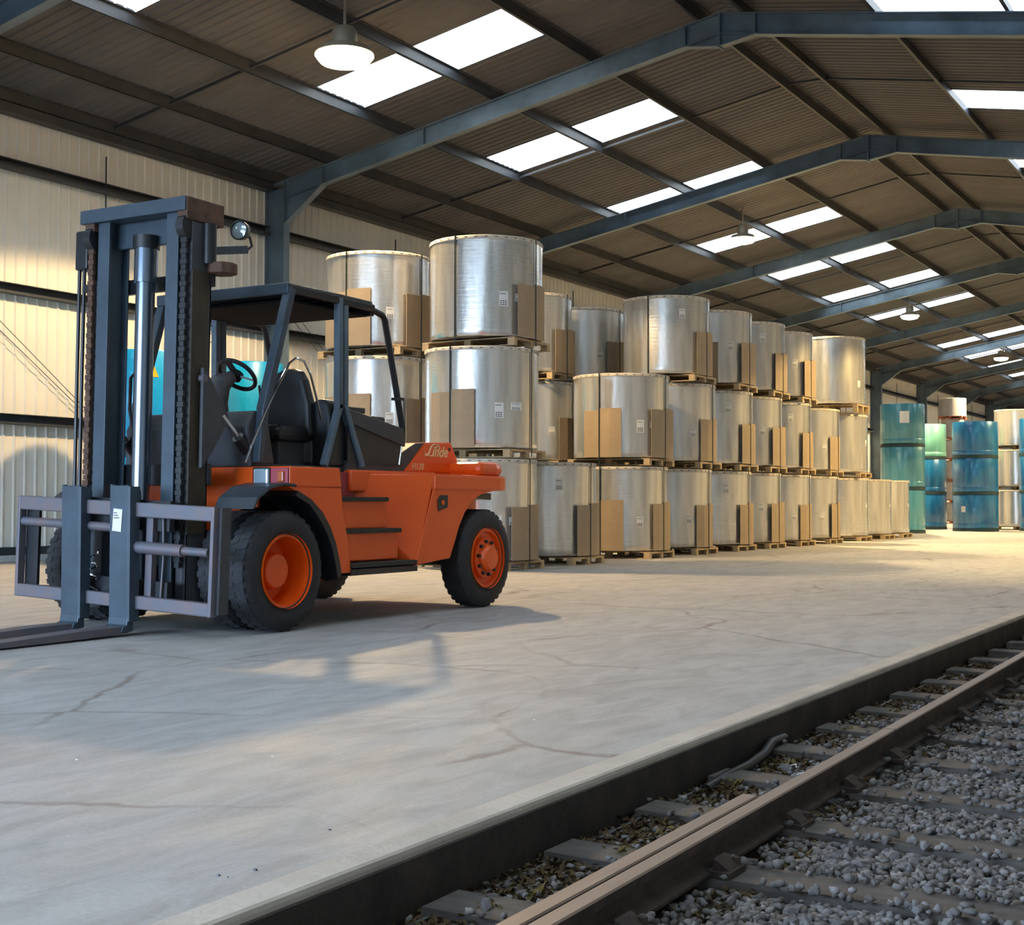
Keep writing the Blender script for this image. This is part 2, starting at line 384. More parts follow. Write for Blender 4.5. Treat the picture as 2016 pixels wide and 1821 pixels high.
# portal frames
ORD = ['nearest', 'second', 'third', 'fourth', 'fifth', 'sixth', 'seventh', 'eighth', 'ninth', 'tenth', 'eleventh', 'twelfth', 'thirteenth', 'fourteenth', 'fifteenth', 'sixteenth']
DR = .44
def portal(loc):
    t = thing('portal_frame', 'x', 'steel frame', loc)
    for side, xw in ((-1, XW+.04), (1, XRW-.04)):
        xi = xw-side*.6
        zc = ZTOP-RT*abs(xi-XR)
        g = G()
        fx = sorted((xw, xw-side*.03)); fi = sorted((xi, xi+side*.03)); wx = sorted((xw-side*.03, xi+side*.03))
        z0 = 0 if side < 0 else -.3
        g.box(*fx, -.11, .11, z0, ZTOP-RT*abs(xw-XR)).box(*fi, -.11, .11, z0, zc-.02).box(*wx, -.012, .012, z0, ZTOP-RT*abs(xw-XR)-.08)
        g.box(min(xw, xi)-.04, max(xw, xi)+.04, -.16, .16, z0, z0+.03)
        obj('column', g, 'steel', t)
        # rafter: top flange, bottom flange, web
        g = G(); h = DR
        def zt_(x, d=0): return ZTOP-RT*abs(x-XR)-d
        a, b = xw, XR
        for d0, d1, w in ((0, .022, .1), (h-.022, h, .1), (.022, h-.022, .008)):
            aa = a if d0 < .01 else xi
            g.prism([(aa, zt_(aa, d0)), (b, zt_(b, d0)), (b, zt_(b, d1)), (aa, zt_(aa, d1))], 'y', -w, w)
        obj('rafter', g, 'steel', t)
        # eaves haunch
        xh = xi-side*1.15
        g = G().prism([(xi, zt_(xi, h-.02)), (xh, zt_(xh, h-.02)), (xi, zt_(xi, h)-.62)], 'y', -.008, .008)
        g.bar((xi, 0, zt_(xi, h)-.62), (xh, 0, zt_(xh, h)), .2, .02)
        obj('haunch', g, 'steel', t)
        for xs in (xh, XR+side*7.2, XR+side*.75):
            g = G().box(xs-.012, xs+.012, -.1, .1, zt_(xs, h)-.0, zt_(xs, 0)-.01)
            obj('stiffener', g, 'steel', t)
        if side < 0:
            g = G().prism([(XR-.72, zt_(XR-.72, h-.02)), (XR, zt_(XR, h-.02)), (XR+.72, zt_(XR+.72, h-.02)), (XR, zt_(XR, h)-.24)], 'y', -.012, .012)
            g.bar((XR-.72, 0, zt_(XR-.72, h)), (XR, 0, zt_(XR, h)-.24), .2, .02).bar((XR+.72, 0, zt_(XR+.72, h)), (XR, 0, zt_(XR, h)-.24), .2, .02)
            obj('apex_haunch', g, 'steel', t)
            obj('apex_plate', G().box(XR-.02, XR+.02, -.12, .12, zt_(XR, h)-.28, zt_(XR, 0)-.01), 'steel', t)
    return t
pf = portal((0, FR[0], 0))
tag(pf, 'blue grey steel portal frame beside the front door opening, behind the viewpoint', group='portal frames')
vis = 0
for i, y in enumerate(FR[1:]):
    c = copy_tree(pf); c.location = (0, y, 0)
    if i == 0: l = 'blue grey steel portal frame over the viewpoint, just above the picture edge'
    elif i == 1: l = 'blue grey steel portal frame cut off at the top left corner of the picture'
    else: l = 'blue grey steel portal frame, %s whole one counted from the viewpoint down the shed' % ORD[i-2].replace('nearest', 'first')
    tag(c, l)

# ------------------------------------------------------------------ high-bay lamps
LY = [19.55, 39.6, 59.7, 79.7, 99.6]; LX = -15.2; LZ = 9.38
lt = thing('high_bay_lamp', 'glowing warm amber high bay lamp hanging nearest, above the forklift end', 'lamp', (LX, LY[0], LZ), group='high bay lamps')
obj('lamp_housing', G().lathe([(0, .42), (.13, .42), (.17, .36), (.17, .16), (.34, .10), (.40, .0), (.385, .0), (.32, .08), (0, .10)], 32, close=False), 'lampbody', lt, smooth=True)
obj('hanging_rod', G().cyl((0, 0, .42), (0, 0, zr(LX)-LZ+.02), .02, 8), 'lampbody', lt)
gl = obj('lens', G().lathe([(0, .035), (.37, .035), (.40, -.02), (.33, -.12), (.18, -.16), (0, -.17)], 32, close=False), 'glow_warm', lt, smooth=True)
for i, y in enumerate(LY):
    if i: c = copy_tree(lt); c.location = (LX, y, LZ); tag(c, ['', 'round pale glowing lamp against the rooflight above the stacked silver rolls', 'round pale glowing lamp, third down the shed from the viewpoint', 'round pale glowing lamp, fourth down the shed from the viewpoint', 'small round lamp farthest down the shed'][i])
    else: c = lt
    if i:
        for ch in c.children:
            if ch.name.startswith('lens'):
                nm = ch.data.copy(); nm.materials[0] = MT['glow']; ch.data = nm
    ld = lamp_data()
    if i: ld.color = (1, .78, .42)
    lo = bpy.data.objects.new('lamp_light', ld); C.objects.link(lo); lo.parent = c; lo.location = (0, 0, -.30)

for i, y in enumerate((39.6, 59.7, 79.7)):
    c = copy_tree(lt); c.location = (2*XR-LX, y, LZ); tag(c, '%s round lamp of the row over the track side, outside the picture at right' % ['nearest', 'middle', 'farthest'][i])
    for ch in c.children:
        if ch.name.startswith('lens'): ch.data = nm
        if ch.type == 'LIGHT': ch.data = ch.data.copy(); ch.data.energy = LAMP_W*1.5; ch.data.color = (1, .70, .27)
lt.scale = (1.35, 1.35, 1.2)  # nearest lamp enlarged so its shape stands in for the camera glow around it
# ------------------------------------------------------------------ stretch-wrapped rolls on pallets
RH = 1.78; PH = .15
def cylpatch(r, a0, a1, z0, z1, n=6):
    g = G()
    for i in range(n+1):
        a = a0+(a1-a0)*i/n
        g.v += [(r*math.cos(a), r*math.sin(a), z0), (r*math.cos(a), r*math.sin(a), z1)]
    g.f = [(2*i, 2*i+2, 2*i+3, 2*i+1) for i in range(n)]
    return g
def make_roll(rad, seed, filmk='film', boards=(0, 270), lab=((-41, .5, .16, .22),), strapped=True, h=RH, ph=PH):
    rd = random.Random(seed)
    t = thing('wrapped_roll', 'x', 'roll')
    z0 = ph+.02
    # body with faint wraps
    zs = [0, .02]+[h*(i/14) for i in range(1, 14)]+[h-.05, h-.03]
    n = 72; g = G(); w = [rd.uniform(-1, 1) for _ in range(n)]
    for k in range(n):
        a = 2*PI*k/n
        for q, z in enumerate(zs):
            rr = rad*(1-.012*(z < .01))+.004*w[k]*math.sin(3+z*2+k)
            g.v.append((rr*math.cos(a), rr*math.sin(a), z0+z))
    m = len(zs)
    for k in range(n):
        k2 = (k+1) % n; g.f += [(k*m+i, k2*m+i, k2*m+i+1, k*m+i+1) for i in range(m-1)]
    g.f.append(tuple(k*m for k in reversed(range(n)))); g.f.append(tuple(k*m+m-1 for k in range(n)))
    obj('roll_body', g, filmk, t, smooth=True)
    lid = obj('lid', G().lathe([(0, z0+h-.07), (rad*.998+.006, z0+h-.07), (rad+.014, z0+h-.06), (rad+.014, z0+h-.015), (rad+.004, z0+h), (0, z0+h)], 56, close=False), 'lid', t, smooth=True)
    g = G()
    for k in range(36):
        a = 2*PI*k/36; g.add(*(lambda p: (p.v, p.f))(cylpatch(rad+.0165, a, a+.055, z0+h-.042, z0+h-.028, 1)))
    tag(obj('slots', g, 'slot', lid), kind='stuff')
    if strapped:
        for ax in (0, 1):
            for sgn in (1,):
                path = []
                rr = rad+.018
                pts = [(-rr, .03), (-rr, z0+h*.5), (-rr, z0+h+.004), (rr, z0+h+.004), (rr, z0+h*.5), (rr, .03)]
                g = G()
                for i in range(len(pts)-1):
                    (u0, a), (u1, b) = pts[i], pts[i+1]
                    if ax == 0: g.bar((u0, 0, a), (u1, 0, b), .022, .006, (0, 1, 0.001)) if False else g.box(min(u0, u1)-.004, max(u0, u1)+.004, -.014, .014, min(a, b)-.003, max(a, b)+.003)
                    else: g.box(-.014, .014, min(u0, u1)-.004, max(u0, u1)+.004, min(a, b)-.003, max(a, b)+.003)
                obj('strap', g, 'strap', t)
    for bd in boards:
        a = R(bd); bw, bh = rd.uniform(.44, .54), rd.uniform(.92, 1.05)
        for sg in (1, -1):
            # one leaf of a folded cardboard protector, hinged on the strap line
            ln = bw*rd.uniform(.9, 1.1); back = rd.uniform(.02, .09)
            rad2 = rad+.012
            p = [Vector((rad2, 0)), Vector((rad2-back*.12, sg*ln*.5)), Vector((rad2-back, sg*ln))]
            g = G()
            for zz in (z0+.0, z0+bh*(1+.02*sg)):
                for dx in (0, -.010):
                    for q in p: g.v.append((q.x+dx, q.y, zz))
            # 12 verts: [z][side][3]
            def I(z, s_, i): return z*6+s_*3+i
            for s_ in (0, 1):
                for i in (0, 1): g.f.append((I(0, s_, i), I(0, s_, i+1), I(1, s_, i+1), I(1, s_, i)))
            for z in (0, 1):
                for i in (0, 1): g.f.append((I(z, 0, i), I(z, 0, i+1), I(z, 1, i+1), I(z, 1, i)))
            for i in (0, 2): g.f.append((I(0, 0, i), I(0, 1, i), I(1, 1, i), I(1, 0, i)))
            g.xf(Matrix.Rotation(a, 4, 'Z')); obj('cardboard_protector', g, 'board', t)
    for (an, zz, w_, h_) in lab:
        a = R(an); g = cylpatch(rad+.008, a-w_/2/rad, a+w_/2/rad, z0+zz, z0+zz+h_, 4)
        lb = obj('paper_label', g, 'paper', t)
        g = G()
        for r_ in range(3):
            for c_ in range(3):
                b0 = a-w_/2/rad+(.12+c_*.26)*w_/rad
                q = cylpatch(rad+.0095, b0, b0+.2*w_/rad, z0+zz+h_*(.08+.12*r_), z0+zz+h_*(.14+.12*r_), 1); g.add(q.v, q.f)
        q = cylpatch(rad+.0095, a-w_/2/rad*.8, a+w_/2/rad*.5, z0+zz+h_*.8, z0+zz+h_*.84, 2); g.add(q.v, q.f)
        tag(obj('print', g, 'ink', lb), kind='stuff')
    # pallet
    hx, hy = .98, .64
    pal = obj('pallet', G().box(-hx, hx, -hy, hy, ph-.02, ph), 'wood', t)
    for y in (-hy+.05, 0, hy-.05): obj('runner', G().box(-hx, hx, y-.05, y+.05, 0, .02), 'wood', pal)
    for x in (-hx+.07, 0, hx-.07):
        obj('cross_board', G().box(x-.07, x+.07, -hy, hy, ph-.042, ph-.021), 'wood', pal)
        for y in (-hy+.05, 0, hy-.05): obj('block', G().box(x-.07, x+.07, y-.05, y+.05, .02, ph-.042), 'wood', pal)
    return t
TP = 1.975
PR = [make_roll(1.0, 1), make_roll(1.0, 2, boards=(0,), lab=((-45, 1.25, .15, .22), (-12, .55, .2, .12))), make_roll(1.0, 3, 'film2', (0, 270), ((-40, .8, .16, .2),)),
      make_roll(1.0, 4, 'film2', (0,), ((-38, .55, .15, .2), (-8, .5, .2, .1)))]
BIG = make_roll(1.04, 5, 'film', (0, 270), ((-41, .52, .17, .27), (-24, .62, .17, .14)))
BARE = make_roll(1.0, 6, 'film', (), ((-5, .8, .12, .2),), strapped=False)
BARE2 = make_roll(1.0, 9, 'film', (), ((-20, .5, .12, .2),), strapped=False, h=2.05, ph=.25)
BIGR = make_roll(1.03, 15, 'film', (0,), ((-41, .52, .17, .27), (-24, .62, .17, .14)))
BIGL = make_roll(1.03, 16, 'film', (270,), ((-41, .52, .17, .27), (-22, .66, .24, .14)))
protos = PR+[BIG, BARE, BARE2, BIGR, BIGL]; used = set()
XF = -13.03; XB = -15.5
def place(pt, x, y, tier, label, group, z=None, sc=1):
    c = pt if id(pt) not in used else copy_tree(pt)
    used.add(id(pt)); c.location = (x, y, (tier-1)*TP if z is None else z); tag(c, label, 'roll', group); return c
TN = {1: 'bottom', 2: 'middle', 3: 'top'}
c0 = BIG
front = {1: [(20.8, 7), (23.2, 1), (26.6, 0), (29.1, 3), (31.65, 1), (33.85, 2), (36.3, 3), (38.85, 0), (41.9, 5), (44.6, 5), (46.9, 5)],
         2: [(20.85, 8), (26.6, 4), (29.35, 3), (31.8, 1), (33.95, 2), (36.35, 1), (38.95, 3), (41.9, 5)],
         3: [(21.0, 7), (29.0, 1), (31.75, 2), (34.2, 1), (36.5, 2), (41.3, 6)]}
WHERE = {1: lambda i, n: ('behind the forklift rear wheel' if i == 0 else '%s right of the forklift' % ORD[i-1].replace('nearest', 'first')),
         2: lambda i, n: ('directly behind the forklift hood' if i == 0 else '%s roll right of the forklift in its tier' % ORD[i]),
         3: lambda i, n: ('tallest and nearest above the forklift hood' if i == 0 else '%s roll from the left in its tier' % ORD[i])}
# what each roll shows and how it stands, so that labels hold for one roll only
for t in (1, 2, 3):
    L = front[t]
    for i, (y, k) in enumerate(L):
        pt = protos[k]
        extra = 'with cardboard protectors' if k < 5 else 'unstrapped, bare film'
        place(pt, XF+(.0 if k != 6 else .1), y, t, '%s roll, front row %s tier, %s' % ('strapped silver' if k not in (5, 6) else 'unstrapped silver', TN[t], WHERE[t](i, len(L))), 'silver rolls stacked three high', z=(t-1)*TP)
back = {2: [(21.2, 0), (27.3, 3)], 3: [(21.2, 0), (27.0, 1), (29.7, 3), (32.3, 5)], 1: [(21.2, 0), (27.3, 3), (29.7, 3), (32.3, 5)]}
back[2] += [(29.7, 3), (32.3, 5)]
BL = {(3, 0): 'silver roll, second row top tier, above and behind the forklift cab roof', (2, 0): 'silver roll, second row middle tier, seen through the forklift cab',
      (3, 1): 'silver roll, second row top tier, half hidden right of the tallest nearest roll', (2, 1): 'dull silver roll, second row middle tier, peeking between two front row rolls',
      (3, 2): 'warm lit silver roll, second row top tier, in the gap left by the front row', (3, 3): 'golden lit silver roll, second row top tier, mostly hidden behind the fourth column'}
for t in (1, 2, 3):
    for i, (y, k) in enumerate(back[t]):
        l = BL.get((t, i), 'mostly hidden silver roll, second row %s tier, %s from the left' % (TN[t], ['first', 'second', 'third', 'fourth'][i]))
        place(protos[k], XB-(.12 if i == 0 else .1), y, t, l, 'silver rolls in the second row')

# teal rolls, no pallet, dark pads between
def make_teal(rad, h, body, seed):
    t = thing('film_roll', 'x', 'roll')
    obj('roll_body', G().lathe([(0, .13), (rad-.02, .13), (rad, .16), (rad, .30), (rad-.012, .32), (rad, .34), (rad, h-.03), (rad-.02, h), (0, h)], 56, close=False), body, t, smooth=True)
    obj('base_pad', G().lathe([(0, 0), (rad+.01, 0), (rad+.01, .11), (rad-.03, .13), (0, .13)], 40, close=False), 'pad', t, smooth=True)
    return t
def label_on(t, rad, an, z, w_, h_, m='paper'):
    a = R(an); return obj('paper_label', cylpatch(rad+.006, a-w_/2/rad, a+w_/2/rad, z, z+h_, 4), m, t)
def teal_stack(cx, dn, rad, h, bodies, labels, pos=None):
    D = dn+rad
    d = fw.copy(); d = d+rt*((cx-1008)/FPX); k = D
    x, y = (pos if pos else (d.x*k, d.y*k))
    out = []
    for i, b in enumerate(bodies):
        t = make_teal(rad, h, b, i); t.location = (x, y, i*h); tag(t, labels[i], 'roll', 'teal and blue film rolls'); out.append(t)
    return out
a = teal_stack(1777, 52.6, .85, 1.69, ['teal', 'teal', 'teal'], ['teal film roll at the bottom of the left-hand teal stack beside the silver rolls', 'teal film roll in the middle of the left-hand teal stack', 'pale teal film roll with a square white sticker, top of the left-hand teal stack'])
label_on(a[2], .85, -70, .92, .36, .46)
b_ = teal_stack(1824, 60.2, .86, 1.57, ['blue', 'blue', 'mint'], ['deep blue film roll at the foot of the stack between two teal stacks', 'deep blue film roll in the middle of the stack between two teal stacks', 'mint green film roll on top of the stack between two teal stacks'])
c_ = teal_stack(1920, 56.2, .92, 1.53, ['blue', 'blue', 'blue'], ['blue film roll at the bottom of the free-standing blue stack at right', 'blue film roll in the middle of the free-standing blue stack at right', 'blue film roll on top of the free-standing blue stack at right'])
label_on(c_[0], .92, -110, .8, .2, .25)
e_ = teal_stack(2053, 57.0, .95, 1.6, ['blue', 'blue', 'blue'], ['blue film roll at the bottom of the stack cut by the right picture edge', 'blue film roll in the middle of the stack cut by the right picture edge', 'blue film roll on top of the stack cut by the right picture edge'])
# cyan rolls by the wall behind the truck
n1 = teal_stack(287, 25.2, .93, 2.02, ['cyan', 'cyan'], ['bright cyan wrapped roll standing on the floor behind the mast', 'bright cyan wrapped roll with a yellow triangle sticker, behind the lift mast'])
tri = G(); a0 = R(-38); rr = .94
tri.add([(rr*math.cos(a0-.13), rr*math.sin(a0-.13), 1.5), (rr*math.cos(a0+.13), rr*math.sin(a0+.13), 1.5), (rr*math.cos(a0), rr*math.sin(a0), 1.8)], [(0, 1, 2)])
tri.xf(Matrix.Translation((0, 0, .0))); obj('warning_sticker', tri, 'yellow', n1[1])
label_on(n1[1], .93, -58, .55, .12, .4)
n2 = teal_stack(496, 30.2, .70, 2.17, ['teal', 'cyan'], ['teal wrapped roll on the floor behind the forklift cab', 'pale cyan roll seen through the cab beside the steering wheel'])
label_on(n2[1], .70, -60, .10, .5, .14, 'pink')

# silver stack far right and mixed pale stack far back
d = fw+rt*((2002-1008)/FPX); P = d*60.6
g_ = 'silver rolls stacked at the far right'
for i in range(3):
    c = copy_tree(BARE); c.location = (P.x, P.y, i*1.79); c.scale = (.95, .95, .905)
    tag(c, 'silver wrapped roll, %s of the distant stack at the right picture edge' % ['bottom', 'middle', 'top'][i], 'roll', g_)
d = fw+rt*((1876-1008)/FPX); P = d*78
for i in range(6):
    t = thing('pale_roll', '%s pale roll on a red pallet in the tall stack far behind the blue rolls' % ['bottom', 'second', 'third', 'fourth', 'fifth', 'topmost'][i], 'roll', (P.x, P.y, i*1.2), group='pale rolls in the far stack')
    r_ = .62 if i < 5 else .76
    obj('roll_body', G().lathe([(0, .16), (r_, .16), (r_, 1.18), (r_-.03, 1.2), (0, 1.2)], 36, close=False), 'greyroll', t, smooth=True)
    g = G().box(-.65, .65, -.65, .65, .12, .16)
    for x in (-.6, 0, .6):
        for y in (-.6, 0, .6): g.box(x-.06, x+.06, y-.06, y+.06, .02, .12)
    g.box(-.65, .65, -.66, -.54, 0, .02).box(-.65, .65, .54, .66, 0, .02).box(-.65, .65, -.06, .06, 0, .02)
    obj('pallet', g, 'redwood', t)
# ------------------------------------------------------------------ forklift
T = thing('forklift', 'large orange forklift with tall blue grey mast and open cab parked on the concrete', 'forklift', (-9.44, 9.64, 0))
TW = 1.32
def tyre_wheel(x_out, y, dirx, width, kind, nm='tyre'):
    # x_out: outer face, dirx +1 near side; axis along x
    M = Matrix.Translation((x_out, y, .56)) @ Matrix.Rotation(R(90), 4, 'Y')   # local z -> +x
    if dirx < 0: M = Matrix.Translation((x_out, y, .56)) @ Matrix.Rotation(R(-90), 4, 'Y')
    Ro, Ri = .555, .335
    prof = [(Ri, -.02), (Ri+.03, -.005), (Ri+.10, .0), (Ro-.09, -.006), (Ro-.03, -.03), (Ro-.006, -.06), (Ro-.006, -width+.06), (Ro-.03, -width+.03), (Ro-.09, -width), (Ri+.03, -width), (Ri, -width+.02)]
    g = G().lathe(prof, 56)
    # tread lugs
    n = 34
    for k in range(n):
        a = 2*PI*k/n
        for z0, z1, off in ((-.045, -width/2+.015, 0), (-width/2-.015, -width+.045, PI/n)):
            vs = []
            for rr in (Ro-.014, Ro-.0005):
                for (z, da) in ((z0, -.045), (z0, .045), (z1, .045+.04), (z1, -.045+.04)):
                    vs.append((rr*math.cos(a+off+da), rr*math.sin(a+off+da), z))
            g.add(vs, [(4, 5, 6, 7), (0, 1, 5, 4), (1, 2, 6, 5), (2, 3, 7, 6), (3, 0, 4, 7)])
    g.xf(M)
    ty = obj(nm, g, 'rubber', T, smooth=True)
    if kind == 'front':
        g = G().lathe([(Ri+.012, .012), (Ri+.012, -.02), (Ri-.02, -.02), (Ri-.035, -.28), (.19, -.31), (.175, -.20), (.165, -.135), (.15, -.12), (0, -.12), (0, -.33), (Ri, -.33), (Ri, -.02)], 48, close=False)
        g.v = [(r*1, b, c) for r, b, c in g.v]; g.xf(M); rim = obj('rim', g, 'orange', ty, smooth=True)
    elif kind == 'rear':
        g = G().lathe([(Ri+.012, .012), (Ri+.012, -.02), (Ri-.03, -.02), (Ri-.045, -.07), (.235, -.085), (.225, -.03), (.20, -.02), (.155, -.02), (.145, .03), (.125, .055), (0, .06), (0, -.2), (Ri, -.2)], 48, close=False)
        g.xf(M); rim = obj('rim', g, 'orange', ty, smooth=True)
        for k in range(10):
            a = 2*PI*k/10+.15
            g = G().cyl((.19*math.cos(a), .19*math.sin(a), -.03), (.19*math.cos(a), .19*math.sin(a), .012), .021, 6).xf(M); obj('wheel_nut', g, 'black', ty)
    else:
        g = G().lathe([(Ri+.01, -.03), (Ri-.03, -.05), (Ri-.04, -width+.03), (Ri, -width), (Ri, -.03)], 32).xf(M); obj('rim', g, 'orange', ty, smooth=True)
    return ty
for s in (1, -1):
    tyre_wheel(s*TW, 0, s, .30, 'front')
    tyre_wheel(s*(TW-.335), 0, s, .30, 'inner')
    tyre_wheel(s*TW, 3.50, s, .33, 'rear')
obj('axle', G().cyl((-1.0, 0, .56), (1.0, 0, .56), .17, 20).cyl((-1.1, 3.5, .56), (1.1, 3.5, .56), .11, 16).box(-.3, .3, -.25, .3, .36, .8), 'black', T, smooth=True)
obj('chassis', G().box(-.62, .62, .3, 2.9, .42, .95).box(-.9, .9, 1.0, 2.3, .46, .9).box(-.7, .7, 2.8, 4.0, .8, 1.3).box(-.6, .6, .14, .4, .6, 1.45), 'black', T, bevel=.02)
arch = [(.135, 1.30), (.33, 1.22), (.50, 1.10), (.62, .96), (.71, .80), (.77, .62), (.80, .50)]
for s in (1, -1):
    xo, xi = s*(TW-.03), s*.66
    poly = [(.06, 1.34), (.06, 1.33)]+arch+[(1.00, .50), (.93, .86), (.86, 1.10), (.83, 1.33)]
    obj('front_fender', G().prism(poly, 'x', xi, xo), 'orange', T, bevel=.018)
    obj('fender_belt', G().prism([(.05, 1.335), (.05, 1.525), (.78, 1.525), (.80, 1.52), (.83, 1.335)], 'x', s*.62, s*(TW-.02)), 'orange', T, bevel=.015)
    # black rubber arch lining
    g = G(); n = len(arch); ins = [(y-.055*(1 if z < 1.2 else .4), z-.05) for y, z in arch]
    g.prism(arch+ins[::-1], 'x', xi*1.02, s*(TW+.005)); obj('arch_lining', g, 'black', T)
    # front mudguard: curved plate ahead of the belt over the tyre
    pts = [(.12, 1.335), (-.06, 1.345), (-.24, 1.31), (-.40, 1.22), (-.46, 1.13), (-.485, 1.13), (-.425, 1.235), (-.25, 1.335), (-.06, 1.372), (.12, 1.362)]
    g = G().prism(pts, 'x', s*.86, s*(TW+.01)); obj('mudguard', g, 'fender', T, bevel=.01)
    # steps between the axles
    xs = s*(TW-.12)
    obj('step_riser', G().prism([(.80, 1.30), (.83, .52), (1.86, .52), (1.86, 1.22), (.80, 1.22)], 'x', s*.62, s*1.08), 'orange', T)
    for zt_, xo2, y0_, y1_ in ((1.245, 1.16, .80, 1.80), (.925, 1.24, .86, 1.92), (.59, 1.33, .98, 2.08)):
        obj('step_riser', G().box(min(s*.7, s*(xo2-.05)), max(s*.7, s*(xo2-.05)), y0_, y1_, zt_-.32, zt_-.03), 'orange', T, bevel=.01) if zt_ > .6 else None
        obj('step', G().box(min(s*.6, s*xo2), max(s*.6, s*xo2), y0_, y1_, zt_-.045, zt_), 'tread', T, bevel=.006)
    obj('floor_sill', G().box(min(s*.5, s*.86), max(s*.5, s*.86), .78, 1.6, 1.2, 1.5), 'red', T, bevel=.01)
    # rear side tank with chamfered front face
    a0 = 1.50
    poly = [(.42, 1.32), (TW-.03, 2.36), (TW-.03, 3.3), (.42, 3.3)]
    zb = .53
    g = G()
    side = [(2.10, .53), (2.76, .58), (2.86, .76), (2.94, .92), (3.06, 1.08), (3.22, 1.21), (3.40, 1.28), (3.66, 1.32), (3.66, 1.34), (2.44, 1.34)]
    g.prism(side, 'x', s*.62, s*(TW-.03))
    obj('side_tank', g, 'orange', T, bevel=.03)
    g = G(); X1 = s*(TW-.03); X0 = s*.62
    v = [(X0, 1.36, 1.5), (X1, 2.46, 1.5), (X0, 2.5, 1.5), (X0, 1.62, .53), (X1, 2.12, .53), (X0, 2.3, .53)]
    f = [(0, 3, 4, 1), (0, 1, 2), (3, 5, 4), (1, 4, 5, 2), (0, 2, 5, 3)]
    if s < 0: f = [tuple(reversed(q)) for q in f]
    g.add(v, f); obj('tank_front', g, 'orange', T, bevel=.02)
    obj('side_lip', G().box(min(s*.62, s*(TW-.02)), max(s*.62, s*(TW-.02)), .98, 2.12, .47, .53), 'black', T)
    # rear wheel arch interior
    obj('rear_arch', G().prism([(2.95, 1.05), (3.2, 1.22), (3.66, 1.30), (3.95, 1.30), (3.95, 1.22), (3.6, 1.24), (3.25, 1.16), (3.0, .98)], 'x', s*.6, s*(TW-.24)), 'black', T)
    # filler recess
    h_ = obj('filler_recess', G().prism([(2.52, 1.10), (2.70, 1.14), (2.70, 1.27), (2.56, 1.27), (2.50, 1.22)], 'x', s*(TW-.045), s*(TW-.022)), 'black', T)
    obj('filler_cap', G().cyl((s*(TW-.03), 2.60, 1.19), (s*(TW-.015), 2.60, 1.19), .028, 10), 'orange', h_)
    # head lamps in the belt front
    hb = obj('lamp_pod', G().box(min(s*.86, s*1.29), max(s*.86, s*1.29), .03, .06, 1.345, 1.515), 'red', T, bevel=.008)
    obj('headlamp', G().box(min(s*.90, s*1.07), max(s*.90, s*1.07), .0, .035, 1.355, 1.505), 'lens', T, bevel=.015)
    obj('headlamp_bezel', G().box(min(s*.885, s*1.085), max(s*.885, s*1.085), .012, .034, 1.342, 1.518), 'black', T, bevel=.02)
    obj('indicator', G().box(min(s*1.18, s*1.25), max(s*1.18, s*1.25), .01, .04, 1.38, 1.48), 'amber', T, bevel=.01)
obj('front_panel', G().box(-.66, .66, .08, .14, .92, 1.525).box(-.88, .88, .075, .12, 1.14, 1.52), 'orange', T, bevel=.01)
# counterweight: upper belt with rounded rear corners, cap, tail
def rounded(x, y0, y1, r, n=6):
    pts = [(-x, y0), (x, y0)]
    for i in range(n+1): a = PI/2*i/n; pts.append((x-r+r*math.cos(a), y1-r+r*math.sin(a)))
    for i in range(n+1): a = PI/2+PI/2*i/n; pts.append((-x+r+r*math.cos(a), y1-r+r*math.sin(a)))
    return pts
g = G().prism(rounded(TW-.01, 2.44, 4.2, .42), 'z', 1.325, 1.50)
obj('counterweight', g, 'orange', T, bevel=.03)
obj('counterweight_top', G().prism(rounded(TW-.05, 3.42, 4.14, .36), 'z', 1.49, 1.655), 'orange', T, bevel=.07)
obj('counterweight_lower', G().prism(rounded(.9, 2.9, 4.12, .3), 'z', .62, 1.33), 'orange', T, bevel=.03)
obj('hood_deck', G().box(-.9, .9, 1.5, 3.05, 1.3, 1.53), 'orange', T, bevel=.02)
obj('belt_front', G().prism([(TW-.02, 2.46), (.62, 1.42), (.62, 3.0), (TW-.02, 3.0)], 'z', 1.335, 1.502), 'orange', T)
obj('belt_front', G().prism([(-TW+.02, 2.46), (-.62, 1.42), (-.62, 3.0), (-TW+.02, 3.0)][::-1], 'z', 1.335, 1.502), 'orange', T)
# raised engine hood with lettering
hood = obj('engine_hood', G().prism([(2.50, 1.52), (2.93, 1.865), (3.46, 1.885), (3.60, 1.68), (3.62, 1.52)], 'x', -.83, .84), 'orange', T, bevel=.02)
obj('hood_side', G().prism([(1.50, 1.51), (1.50, 1.62), (2.30, 1.66), (2.75, 1.85), (2.92, 1.86), (2.50, 1.515)], 'x', -.835, .835), 'deck', T, bevel=.01)
obj('hood_vent', G().cyl((.84, 3.42, 1.80), (.846, 3.42, 1.80), .022, 10), 'black', hood)
def lettering(txt, size, x, y, z, parent, shear=.3, name='lettering', off=.0, wide=1):
    cu = bpy.data.curves.new('lettering', 'FONT'); cu.body = txt; cu.size = size; cu.extrude = .002; cu.shear = shear; cu.offset = off
    to = bpy.data.objects.new('lettering_tmp', cu); C.objects.link(to)
    bpy.context.view_layer.update(); dg = bpy.context.evaluated_depsgraph_get()
    me = bpy.data.meshes.new_from_object(to.evaluated_get(dg)); bpy.data.objects.remove(to)
    me.transform(Matrix(((0, 0, 1, x), (wide, 0, 0, y), (0, 1, 0, z), (0, 0, 0, 1))))
    me.materials.clear(); me.materials.append(MT['cream']); o = bpy.data.objects.new(name, me); C.objects.link(o); o.parent = parent; return o
lettering('inde', .165, .8425, 3.055, 1.713, hood, off=.0035, wide=1.14)
sp = [(.845, 2.955+.005, 1.735)]
